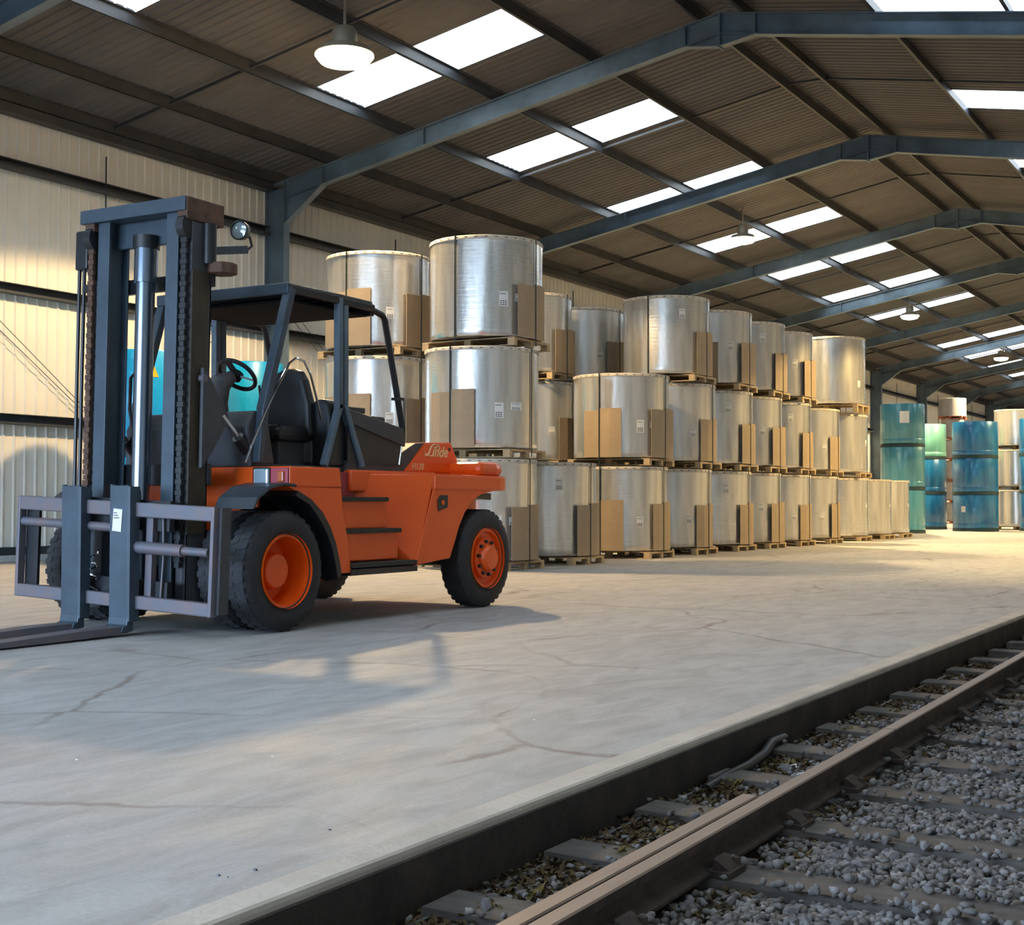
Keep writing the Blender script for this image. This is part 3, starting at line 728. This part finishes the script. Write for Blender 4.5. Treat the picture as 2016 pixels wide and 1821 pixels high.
cur = [(2.915, 1.728), (2.935, 1.715), (2.965, 1.722), (2.995, 1.745), (3.02, 1.79), (3.045, 1.82), (3.08, 1.843), (3.115, 1.848)]
g = G().tube([(.8445, a, b) for a, b in cur], [.007, .009, .009, .010, .011, .010, .008, .007], 6)
cur = [(2.925, 1.742), (2.95, 1.738), (2.985, 1.722), (3.02, 1.712), (3.05, 1.716), (3.075, 1.735)]
g.tube([(.8445, a, b) for a, b in cur], .008, 6)
sp = []
for i in range(26):
    a = PI*.55-i*.32; r_ = .058-.0018*i
    sp.append((.8445, 3.16+r_*math.cos(a)*1.05, 1.808+r_*math.sin(a)*.66))
g.tube(sp, .007, 6); obj('emblem', g, 'cream', hood)
lettering('H120', .105, 1.0, 0, 0, hood, shear=.15, name='model_lettering')
ml = hood.children[-1]
for ch in hood.children:
    if ch.name.startswith('model_lettering'): ch.location = (-.158, 2.66, 1.555)

# ---- cab
obj('cab_floor', G().box(-.80, .80, .12, 1.75, 1.46, 1.56), 'black', T, bevel=.01)
obj('front_cowl', G().prism([(.08, 1.52), (.02, 1.9), (.12, 2.06), (.28, 2.06), (.34, 1.9), (.42, 1.56)], 'x', -.80, .80), 'deck', T, bevel=.02)
tb = lambda pts, r, n=8: G().tube(pts, r, n)
for s in (1, -1):
    X = s*.84
    g = G().bar((X, .19, 2.06), (X, .58, 3.28), .085, .10, (1, 0, 0)); g.bar((X, .13, 1.56), (X, .19, 2.08), .07, .09, (1, 0, 0))
    obj('front_post', g, 'mast', T, bevel=.012)
    g = G().bar((X, 1.355, 2.14), (X, 1.345, 3.30), .075, .075, (1, 0, 0)).bar((X, 1.455, 2.14), (X, 1.445, 3.30), .075, .06, (1, 0, 0))
    obj('middle_post', g, 'steel', T, bevel=.012)
    obj('middle_post', G().bar((X, 1.37, 2.2), (X, 1.12, 1.56), .06, .075, (1, 0, 0)), 'steel', T, bevel=.01)
    obj('middle_post', G().bar((X, 1.43, 2.2), (X, 1.74, 1.56), .06, .085, (1, 0, 0)), 'steel', T, bevel=.01)
    g = G().tube([(X, 1.92, 3.235), (X, 2.10, 3.20), (X, 2.15, 3.15), (X, 2.49, 1.99), (X, 2.47, 1.95)], .036, 8)
    obj('rear_post', g, 'black', T, smooth=True)
    g = G().tube([(X, 2.49, 1.99), (X, 2.47, 1.85), (X, 2.42, 1.60)], .014, 6); obj('door_frame', g, 'chrome', T, smooth=True)
    obj('roof_rail', G().bar((X, .55, 3.27), (X, 1.93, 3.25), .07, .07), 'black', T, bevel=.01)
    # sill and dark lower door panel behind the middle post
    obj('side_sill', G().prism([(1.48, 2.16), (1.48, 2.02), (2.50, 1.80), (2.51, 1.97), (2.46, 2.0)], 'x', X-.03, X+.03), 'deck', T, bevel=.01)
    obj('door_panel', G().prism([(1.50, 2.03), (1.50, 1.60), (2.40, 1.60), (2.46, 1.83)], 'x', X-.008, X+.008), 'black', T)
    # curved grab frame of the open door
    pts = [(X+.05, -.10, 1.56), (X+.05, .02, 1.78), (X+.05, .20, 2.08), (X+.05, .40, 2.38), (X+.05, .52, 2.54), (X+.05, .62, 2.60), (X+.05, .74, 2.58), (X+.05, .84, 2.46), (X+.05, .95, 2.2), (X+.05, 1.02, 2.02)] if s > 0 else None
    if pts: obj('grab_frame', G().tube([(p[0], p[1]+.0, p[2]) for p in pts], .012, 6), 'chrome', T, smooth=True)
roof = obj('cab_roof', G().prism([(-.88, .53), (.88, .53), (.88, 1.36), (.84, 1.93), (-.84, 1.93), (-.88, 1.36)], 'z', 3.285, 3.325), 'deck', T, bevel=.012)
obj('roof_rim', G().box(-.88, .88, .50, .56, 3.22, 3.33), 'mast', roof, bevel=.01)
obj('roof_rim', G().box(-.84, .84, 1.90, 1.96, 3.17, 3.30), 'black', roof, bevel=.01)
for i in range(5): obj('roof_bar', G().box(-.84, .84, .75+i*.22, .79+i*.22, 3.235, 3.285), 'black', roof)
obj('roof_lining', G().box(-.8, .8, .6, 1.88, 3.16, 3.18), 'lining', roof)
# dash, steering column, wheel
obj('steering_column', G().tube([(-.02, .44, 1.6), (0, .40, 1.95), (.03, .38, 2.2), (.08, .44, 2.38), (.12, .56, 2.45)], [.19, .18, .15, .11, .06], 14), 'greycover', T, smooth=True)
Mw = Matrix.Translation((.13, .62, 2.47)) @ Matrix.Rotation(R(-42), 4, 'X')
sw = G().tube([Mw @ Vector((.20*math.cos(2*PI*k/28), .20*math.sin(2*PI*k/28), 0)) for k in range(28)], .022, 8, closed=True)
for k in range(3):
    a = 2*PI*k/3+.5; sw.bar(Mw @ Vector((0, 0, -.01)), Mw @ Vector((.19*math.cos(a), .19*math.sin(a), 0)), .07, .02)
sw.cyl(Mw @ Vector((0, 0, -.05)), Mw @ Vector((0, 0, .02)), .06, 12)
obj('steering_wheel', sw, 'black', T, smooth=True)
seat = obj('seat', G().box(.03, .60, .72, 1.28, 1.80, 1.97), 'black', T, bevel=.06)
obj('seat_base', G().box(.12, .52, .8, 1.2, 1.55, 1.81), 'deck', seat, bevel=.02)
bk = [(.02, 1.86), (.62, 1.86), (.60, 2.2), (.52, 2.45), (.46, 2.54), (.38, 2.57), (.26, 2.57), (.18, 2.54), (.12, 2.45), (.04, 2.2)]
obj('seat_back', G().prism(bk, 'y', 1.16, 1.30), 'black', seat, bevel=.04)
obj('control_console', G().prism([(.55, 1.56), (.80, 1.56), (.80, 2.05), (.77, 2.2), (.72, 2.25), (.62, 2.25), (.57, 2.2), (.55, 2.05)], 'y', 1.26, 1.55), 'black', T, bevel=.03)
obj('control_console', G().prism([(-.55, 1.56), (-.15, 1.56), (-.15, 2.0), (-.2, 2.08), (-.5, 2.08), (-.55, 2.0)], 'y', .5, .95), 'deck', T, bevel=.03)
obj('rear_console', G().box(-.6, .75, 1.75, 2.3, 1.6, 2.12), 'deck', T, bevel=.03)
obj('rear_tray', G().box(.1, .70, 1.45, 2.0, 2.14, 2.2), 'deck', T, bevel=.01)
obj('lever', G().cyl((.35, .75, 2.0), (.42, .62, 2.35), .012, 6), 'black', T)
obj('mirror_arm', G().tube([(-.62, .02, 1.6), (-.66, -.06, 2.1), (-.66, -.05, 2.42), (-.62, 0, 2.5), (-.58, .04, 2.42), (-.56, .06, 1.9)], .018, 6), 'black', T, smooth=True)
obj('side_window_latch', G().box(.80, .90, 2.33, 2.43, 2.3, 2.33), 'black', T)

# ---- mast (leans back a little about its foot)
TILT = R(-1.1)
MM = Matrix.Translation((0, -.62, .5)) @ Matrix.Rotation(TILT, 4, 'X') @ Matrix.Translation((0, .62, -.5))
def mo(name, g, m, parent=T, **k): return obj(name, g.xf(MM), m, parent, **k)
for s in (1, -1):
    c = .03
    xo = c+s*.445
    g = G().box(xo-.075, xo+.075, -.70, -.675, .2, 3.86)            # front flange of inner rail
    g.box(xo-.012, xo+.012, -.68, -.46, .2, 3.86).box(xo-.075, xo+.075, -.46, -.44, .2, 3.86)
    mo('inner_mast_rail', g, 'mast', bevel=.004)
    xq = c+s*.60
    g = G().box(xq-.02+s*.035, xq+.02+s*.035, -.66, -.40, .2, 3.75).box(xq-.06, xq+.055, -.42, -.40, .2, 3.75).box(xq-.06, xq+.055, -.66, -.64, .2, 3.30)
    mo('outer_mast_rail', g, 'deck', bevel=.004)
    # leaf chain in front of outer rail
    g = G(); xc = c+s*.60; z = .6; i = 0
    while z < 3.72:
        w = .038 if i % 2 else .028
        g.box(xc-w, xc+w, -.715, -.685, z, z+.046); z += .05; i += 1
    mo('lift_chain', g, 'rust' if s < 0 else 'black')
    mo('chain_pulley', G().cyl((xc-.045, -.66, 3.70), (xc+.045, -.66, 3.70), .12, 20), 'black', smooth=True)
mo('mast_head', G().box(-.68, .68, -.76, -.60, 3.835, 3.965), 'mast', bevel=.008)
for s in (1, -1): mo('head_plate', G().box(.03+s*.60-.06, .03+s*.60+.065, -.74, -.26, 3.76, 3.965), 'rust', bevel=.008)
mo('mast_tie', G().box(-.4, .45, -.56, -.50, 3.60, 3.86), 'mast', bevel=.006)
mo('mast_tie', G().box(-.66, .70, -.42, -.36, 3.19, 3.33), 'black', bevel=.006)
mo('mast_tie', G().box(-.66, .70, -.42, -.36, 1.35, 1.55), 'black', bevel=.006)
mo('mast_tie', G().box(-.66, .70, -.44, -.36, .35, .6), 'black', bevel=.006)
lc = mo('lift_cylinder', G().cyl((.045, -.60, .4), (.045, -.60, 3.26), .088, 24), 'cyl', smooth=True)
mo('cylinder_head', G().cyl((.045, -.60, 3.24), (.045, -.60, 3.56), .108, 24), 'cyl', lc, smooth=True)
mo('cylinder_cap', G().cyl((.045, -.60, 3.56), (.045, -.60, 3.68), .125, 20), 'black', lc, smooth=True)
for dx in (0, .065):
    mo('hydraulic_hose', G().tube([(-.79+dx, -.64, .9), (-.80+dx, -.64, 2.4), (-.80+dx, -.64, 3.55), (-.77+dx, -.62, 3.74), (-.70+dx, -.56, 3.80)], .018, 8), 'hose', smooth=True)
mo('hose_guide', G().box(-.83, -.66, -.68, -.54, 3.42, 3.80).box(-.74, -.6, -.66, -.6, 3.2, 3.28), 'black', bevel=.02)
mo('side_plate', G().box(.672, .70, -.66, -.45, .9, 3.3), 'brown')
# tilt bracket and cylinders
for s in (1, -1):
    X = s*.74
    mo('tilt_bracket', G().prism([(-.56, 2.42), (-.50, 2.38), (-.28, 2.10), (-.20, 1.98), (-.26, 1.88), (-.44, 1.62), (-.56, 1.5)], 'x', X-.02, X+.02), 'deck', bevel=.01)
    mo('tilt_bracket_pin', G().cyl((X-.03, -.54, 2.32), (X+.03, -.54, 2.32), .035, 12), 'worn')
    tc_ = obj('tilt_cylinder', G().cyl((X, -.26, 2.0), (X, .0, 1.77), .030, 12), 'chrome', T, smooth=True)
    obj('cylinder_barrel', G().cyl((X, -.04, 1.80), (X, .30, 1.50), .058, 14), 'black', tc_, smooth=True)
# work lamp on its arm, pulley guide
wl = obj('lamp_arm', G().bar((.70, -.42, 3.50), (.70, .12, 3.60), .02, .075), 'mast', T, bevel=.004)
obj('lamp_bracket', G().tube([(.70, .12, 3.60), (.72, .16, 3.64), (.71, .14, 3.72), (.70, .06, 3.74)], .014, 8), 'black', wl, smooth=True)
Ml = Matrix.Translation((.70, .02, 3.765)) @ Matrix.Rotation(R(90), 4, 'X') @ Matrix.Rotation(R(12), 4, 'Y')
obj('lamp_shell', G().lathe([(0, -.10), (.05, -.10), (.085, -.04), (.095, .03), (.085, .04), (.08, .02), (0, .02)], 28, Ml, close=False), 'black', wl, smooth=True)
obj('lamp_lens', G().lathe([(0, .035), (.05, .032), (.08, .022), (0, .015)], 28, Ml, close=False), 'lens', wl, smooth=True)
obj('pulley_guide', G().cyl((.74, -.28, 3.30), (.74, -.28, 3.40), .15, 8), 'rust', T, bevel=.01)
obj('pulley_guide', G().cyl((.70, -.40, 3.38), (.70, -.40, 3.75), .07, 10), 'black', T, smooth=True)
# ---- fork carriage, hanging slightly low on the near side
MC = Matrix.Translation((.1, 0, .7)) @ Matrix.Rotation(R(2.3), 4, 'Y') @ Matrix.Translation((-.1, 0, -.7))
cr = obj('fork_carriage', G().box(-1.16, 1.30, -.98, -.93, 1.07, 1.20).xf(MC), 'worn', T, bevel=.012)
def co(name, g, m='worn', **k): return obj(name, g.xf(MC), m, cr, **k)
co('frame_bar', G().box(-1.16, 1.30, -.98, -.90, .25, .37), bevel=.012)
for s in (1, -1):
    x = .07+s*1.23
    co('frame_post', G().box(x-.02-(.0), x+.02, -.985, -.90, .25, 1.20), bevel=.008)
    x2 = x-s*.105
    co('frame_post', G().box(x2-.085, x2+.085, -.90, -.87, .25, 1.20) if s < 0 else G().box(x+.0, x+.05, -.92, -.80, .27, 1.19), 'black' if s < 0 else 'deck')
co('carriage_upright', G().box(.44, .52, -.90, -.84, .3, 1.2)); co('carriage_upright', G().box(-.5, -.42, -.90, -.84, .3, 1.2))
co('carriage_plate', G().box(-.62, .68, -.86, -.80, .95, 1.22).box(-.62, .68, -.86, -.80, .3, .5), 'black')
co('fork_shaft', G().cyl((-1.15, -.93, .96), (.2, -.93, .96), .042, 16), smooth=True)
co('shift_cylinder', G().cyl((.36, -.95, .80), (.95, -.95, .80), .055, 18).cyl((.95, -.95, .80), (1.25, -.95, .80), .038, 14), smooth=True)
co('carriage_cable', G().tube([(.62, -.88, 1.12), (.64, -.88, .7), (.62, -.88, .3)], .011, 6), smooth=True)
h = [(-.16+.05*math.cos(a*.9), -.90, .78-.012*a) if False else (-.22+.055*math.cos(a), -.90+.04*math.sin(a), .72-.018*a) for a in [i*.5 for i in range(40)]]
co('coiled_spring', G().tube(h, .009, 5), 'chrome', smooth=True)
for i, x in enumerate((-.36, .18)):
    co('roller', G().cyl((x-.0, -.98, .20), (x, -.98, .33), .05, 14).cyl((x+.03, -.94, .16), (x+.03, -.94, .2), .075, 14), 'chrome', smooth=True)
    co('chain_anchor', G().tube([(x, -.97, 1.2), (x+.005, -.98, 1.1), (x, -.97, .98)], .014, 6), 'rust')
for x0, lz in ((-.50, 0), (.125, 0)):
    g = G().box(x0, x0+.03, -1.03, -.99, .13, 1.35).box(x0+.03, x0+.255, -1.05, -1.0, .13, 1.34).box(x0+.25, x0+.275, -1.05, -.93, .13, 1.33)
    fk = obj('fork', g, 'mast', cr, bevel=.006)
    obj('fork_heel', G().prism([(-1.05, .17), (-.98, .17), (-.98, .045), (-1.06, .035), (-1.12, .045), (-1.10, .09), (-1.06, .10)], 'x', x0+.02, x0+.26), 'mast', cr, bevel=.008)
    obj('fork_blade', G().prism([(-1.02, .03), (-1.02, .09), (-1.5, .088), (-3.15, .035), (-3.2, .02), (-3.2, .012), (-1.5, .015)], 'x', x0+.04, x0+.24), 'worn', cr, bevel=.006)
    obj('fork_hook', G().box(x0+.02, x0+.26, -.99, -.9, 1.18, 1.30), 'black', cr, bevel=.01)
lb = obj('paper_label', G().box(.19, .30, -1.056, -1.052, .93, 1.13).xf(Matrix.Translation((.24, 0, 1.0)) @ Matrix.Rotation(R(5), 4, 'Y') @ Matrix.Translation((-.24, 0, -1.0))), 'paper', cr)
g = G()
for q in range(3): g.box(.205, .245+.015*q, -1.0575, -1.0565, 1.09-.022*q, 1.098-.022*q)
tag(obj('print', g, 'ink', lb), kind='stuff')
# ------------------------------------------------------------------ railway track beside the platform
ZG = -.245
AR = math.atan2(-.0133, 1)
tr = thing('railway_track', 'rusty railway track on timber sleepers in grey ballast below the platform edge', 'railway track', (0, 0, 0))
def xl(y): return -1.915-.0133*y          # right edge of the near-platform rail head
y = 3.10-.85*5
ys = [y+.85*i for i in range(75)]
base_x = xl(0)
sl = []
for v in range(4):
    g = G(); nx = 10
    w = .125
    pts = []
    rd = random.Random(v)
    for i in range(nx+1):
        x = -2.66+2.72*i/nx
        pts.append((x, -w+rd.uniform(-.006, .006), w+rd.uniform(-.006, .006), rd.uniform(-.006, .004)))
    for x, a, b, dz in pts: g.v += [(x, a, ZG-.05), (x, a+.01, -.185+dz), (x, b-.01, -.185+dz*.5), (x, b, ZG-.05)]
    for i in range(nx): g.f += [(4*i+j, 4*i+4+j, 4*i+5+j, 4*i+1+j) for j in range(3)]
    g.f += [(0, 1, 2, 3), (4*nx+3, 4*nx+2, 4*nx+1, 4*nx)]
    sl.append(mesh('sleeper', g, MT['sleeper']))
def rail_g(y0, y1, gauge=0):
    # flat bottom / bullhead profile in (x, z), right edge at x=0
    pr = [(0, -.06), (-.006, -.054), (-.066, -.054), (-.072, -.06), (-.070, -.092), (-.045, -.105), (-.045, -.150), (-.105, -.172), (-.105, -.184), (.033, -.184), (.033, -.172), (-.027, -.150), (-.027, -.105), (-.002, -.092)]
    g = G(); n = len(pr); Y = [y0, y1]
    for yy in Y:
        for px_, z in pr: g.v.append((xl(yy)+gauge+px_, yy, z))
    g.f = [(i, (i+1) % n, n+(i+1) % n, n+i) for i in range(n)]+[tuple(reversed(range(n))), tuple(range(n, 2*n))]
    return g
def rail_obj(g, name):
    o = obj(name, g, 'railside', tr); o.data.materials.append(MT['railtop'])
    for f in o.data.polygons:
        if f.center.z > -.0575: f.material_index = 1
    return o
for y0, y1 in ((-1.2, 7.55), (7.56, 20.5), (20.51, 60)): rail_obj(rail_g(y0, y1), 'rail')
rail_obj(rail_g(-1.2, 60, 1.505), 'rail')
g = rail_g(-1.2, 5.55, -.082); ck = rail_obj(g, 'check_rail')
chm = G().box(-.20, .11, -.085, .085, -.186, -.165).prism([(.035, -.165), (.035, -.125), (.05, -.13), (.09, -.155), (.10, -.165)], 'y', -.06, .06).prism([(-.11, -.165), (-.19, -.165), (-.17, -.155), (-.13, -.13), (-.11, -.125)], 'y', -.06, .06)
chm.cyl((.085, .05, -.165), (.085, .05, -.135), .016, 6)
chm = mesh('rail_chair', chm, MT['railside'])
for i, yy in enumerate(ys):
    o = obj('sleeper', sl[i % 4], None, tr, loc=(0, yy, random.uniform(-.004, .004))); o.rotation_euler = (0, 0, -AR*.2+random.uniform(-.006, .006)-.02)
    if yy < 34:
        for gx in (0, 1.505): obj('rail_chair', chm, None, tr, loc=(xl(yy)+gx, yy, 0))
# ballast: real stones
def stone_verts(rd, s):
    t = (1+5**.5)/2
    v = np.array([(-1, t, 0), (1, t, 0), (-1, -t, 0), (1, -t, 0), (0, -1, t), (0, 1, t), (0, -1, -t), (0, 1, -t), (t, 0, -1), (t, 0, 1), (-t, 0, -1), (-t, 0, 1)])/1.9
    v = v*(1+.32*rd.standard_normal((12, 1)).clip(-1.4, 1.4))*np.array([1, rd.uniform(.6, .95), rd.uniform(.5, .8)])
    return v*s
IF = np.array([(0, 11, 5), (0, 5, 1), (0, 1, 7), (0, 7, 10), (0, 10, 11), (1, 5, 9), (5, 11, 4), (11, 10, 2), (10, 7, 6), (7, 1, 8), (3, 9, 4), (3, 4, 2), (3, 2, 6), (3, 6, 8), (3, 8, 9), (4, 9, 5), (2, 4, 11), (6, 2, 10), (8, 6, 7), (9, 8, 1)])
base = [stone_verts(rng, 1) for _ in range(24)]
def rot(a, b):
    ca, sa, cb, sb = math.cos(a), math.sin(a), math.cos(b), math.sin(b)
    return np.array([(ca, -sa, 0), (sa, ca, 0), (0, 0, 1)]) @ np.array([(1, 0, 0), (0, cb, -sb), (0, sb, cb)])
rots = [rot(random.uniform(0, 6.28), random.uniform(-.6, .6)) for _ in range(24)]
def on_sleeper(x, y, m=.01):
    q = ((y-ys[0]+.425) % .85)-.425
    return abs(q) < .125+m and x > -2.66 and x < .06
def stones(num, x0, x1, y0, y1, smin, smax, dens, z):
    V = []; cnt = 0
    while cnt < num:
        x = random.uniform(x0, x1); y = y0+(y1-y0)*random.random()**1.25
        if on_sleeper(x, y, -.005) and random.random() > .006: continue
        if xl(y)-.10 < x < xl(y)+.03 or xl(y)+1.40 < x < xl(y)+1.54: continue
        if random.random() > dens(x, y): continue
        s = random.uniform(smin, smax)
        V.append((base[random.randrange(24)]*s) @ rots[random.randrange(24)].T+np.array([x, y, z+random.uniform(-.004, .02)+( .05 if on_sleeper(x, y) else 0)])); cnt += 1
    return V
def build_stones(name, V, mk):
    v = np.concatenate(V); nn = len(V); f = (IF[None]+12*np.arange(nn)[:, None, None]).reshape(-1, 3)
    me = bpy.data.meshes.new(name); me.vertices.add(len(v)); me.vertices.foreach_set('co', v.ravel())
    me.loops.add(len(f)*3); me.loops.foreach_set('vertex_index', f.ravel().astype(np.int32))
    me.polygons.add(len(f)); me.polygons.foreach_set('loop_start', np.arange(0, len(f)*3, 3, dtype=np.int32)); me.polygons.foreach_set('loop_total', np.full(len(f), 3, dtype=np.int32))
    me.update(calc_edges=True); me.materials.append(MT[mk]); return me
def dens(x, y):
    d = 1.0
    if x < -2.2: d = .7
    if x < -2.35: d = .22
    if x < -2.5: d = .06
    if xl(y)+.0 < x < xl(y)+.22: d = .35      # dirt and leaves beside the rail
    if y > 6 and -2.5 < x < -1.9: d *= .7
    return d
bal = bpy.data.objects['ground']
for mk, num in (('s1', 17000), ('s2', 15000), ('s3', 9000)):
    V = stones(num, -2.66, .5, 2.0, 10, .013, .025, dens, ZG+.022)
    tag(obj('stones', build_stones('stones', V, mk), None, bal), kind='stuff')
for mk, num in (('s1', 6000), ('s3', 5000)):
    V = stones(num, -2.66, 1.2, 8, 26, .02, .036, dens, ZG+.02)
    tag(obj('stones', build_stones('stones', V, mk), None, bal), kind='stuff')
# larger separate stones lying on top
sm = []
for k in range(8):
    me = bpy.data.meshes.new('stone'); me.from_pydata([tuple(p) for p in base[k]*.03], [], [tuple(int(i) for i in f) for f in IF]); me.materials.append(MT[['s1', 's2'][k % 2]]); sm.append(me)
cnt = 0
while cnt < 290:
    x = random.uniform(-2.45, .3); y = random.uniform(3.0, 7.5)
    if xl(y)-.12 < x < xl(y)+.05 or random.random() > dens(x, y) or (on_sleeper(x, y) and random.random() > .03): continue
    o = obj('stone', sm[cnt % 8], None, bal, loc=(x, y, ZG+.045+(.03 if on_sleeper(x, y) else 0)), rot=(random.random(), random.random(), random.random()*6)); cnt += 1
# leaf litter and small weeds along the foot of the platform
V = []; F = []
def leafq(x, y, z, s, tilt):
    a = random.uniform(0, 6.28); o = len(V)
    u = Vector((math.cos(a), math.sin(a), random.uniform(-tilt, tilt)))*s; w = Vector((-math.sin(a), math.cos(a), random.uniform(-tilt, tilt)))*s*.5
    p = Vector((x, y, z)); V.extend([tuple(p-u), tuple(p+w+Vector((0, 0, s*.2))), tuple(p+u), tuple(p-w+Vector((0, 0, s*.2)))]); F.append((o, o+1, o+2, o+3))
for i in range(26000):
    y = 1.8+11*random.random()**1.3
    x = random.choice([random.gauss(-2.48, .09), random.gauss(-2.56, .08), random.gauss(xl(y)+.17, .07), random.uniform(-2.6, -2.1)])
    if not -2.69 < x < .3 or xl(y)-.1 < x < xl(y)+.03: continue
    leafq(x, y, ZG+.01+random.random()*.03, random.uniform(.006, .022), .8)
g = G(); g.v = V; g.f = F; tag(obj('leaf_litter', g, 'litter'), 'brown leaf litter gathered along the foot of the platform edge', 'litter', kind='stuff')
V = []; F = []
for cx, cy in [(-2.45, 4.0), (-2.42, 4.25), (-2.40, 4.9), (-2.36, 5.25), (-2.4, 5.7), (-2.5, 6.4), (-2.45, 7.0), (-2.5, 8.2), (-2.42, 9.1)]:
    for i in range(26):
        leafq(cx+random.gauss(0, .03), cy+random.gauss(0, .045), ZG+.03+random.random()*.035, random.uniform(.008, .02), 1.2)
g = G(); g.v = V; g.f = F; tag(obj('weeds', g, 'leaf'), 'small yellow green weeds and leaves growing at the foot of the platform', 'weeds', kind='stuff')
# old hose against the platform face
pts = [(-2.60, 6.25, ZG+.03), (-2.61, 6.5, ZG+.04), (-2.59, 6.8, ZG+.055), (-2.61, 7.1, ZG+.07), (-2.66, 7.35, ZG+.09), (-2.675, 7.6, ZG+.08)]
tag(obj('rubber_hose', G().tube(pts, .028, 12), 'hose', smooth=True), 'short black rubber hose lying against the platform face', 'hose')
tag(obj('cable', G().tube([(-2.62+.012*math.sin(y*1.7), y, ZG+.025) for y in [1.5+.3*i for i in range(38)]], .012, 8), 'hose', smooth=True), 'thin dark cable running along the foot of the platform', 'cable')
for i, (x, y, z, L, a) in enumerate([(-2.30, 6.72, -.19, .07, .4), (-2.36, 6.9, -.19, .06, 2.0), (-2.06, 8.05, -.17, .06, 1.1)]):
    tag(obj('twig', G().tube([(x, y, z), (x+L*.5*math.cos(a), y+L*.5*math.sin(a), z+.012), (x+L*math.cos(a+.5), y+L*math.sin(a+.5), z)], .0035, 5), 'white'),
        ['curled white twig on the ballast left of the rail, nearest one', 'curled white twig on the ballast behind the nearest white twig', 'white twig leaning on the rail farther up the track'][i], 'twig', 'white twigs')
# scraps on the concrete
def scrap(x, y, s, m, name, label, cat):
    g = G(); n = 7
    top = []; bot = []
    for k in range(n):
        a = 2*PI*k/n; r_ = s*random.uniform(.5, 1)
        bot.append((x+r_*math.cos(a), y+r_*.7*math.sin(a), .001)); top.append((x+r_*.6*math.cos(a), y+r_*.45*math.sin(a), .001+s*random.uniform(.25, .5)))
    g.add(bot+top, [(k, (k+1) % n, n+(k+1) % n, n+k) for k in range(n)]+[tuple(range(n, 2*n))]); tag(obj(name, g, m), label, cat)
scrap(-3.04, 3.28, .011, 'black', 'debris', 'dark scrap on the concrete near the bottom, left one of three', 'debris')
scrap(-3.0, 3.28, .006, 'black', 'debris', 'tiny dark scrap on the concrete, middle one of three', 'debris')
scrap(-2.98, 3.39, .012, 'black', 'debris', 'dark scrap on the concrete near the bottom, right one of three', 'debris')
for x, y, n_ in ((-4.95, 4.39, 'nearest the left picture edge'), (-4.23, 4.92, 'in the middle of the open floor'), (-3.71, 6.49, 'toward the platform edge')):
    scrap(x, y, .011, 'white', 'paper_scrap', 'tiny white paper scrap on the concrete, ' + n_, 'litter')
scrap(-3.11, 3.94, .008, 'black', 'debris', 'single dark speck near the platform edge, away from the other three', 'debris')
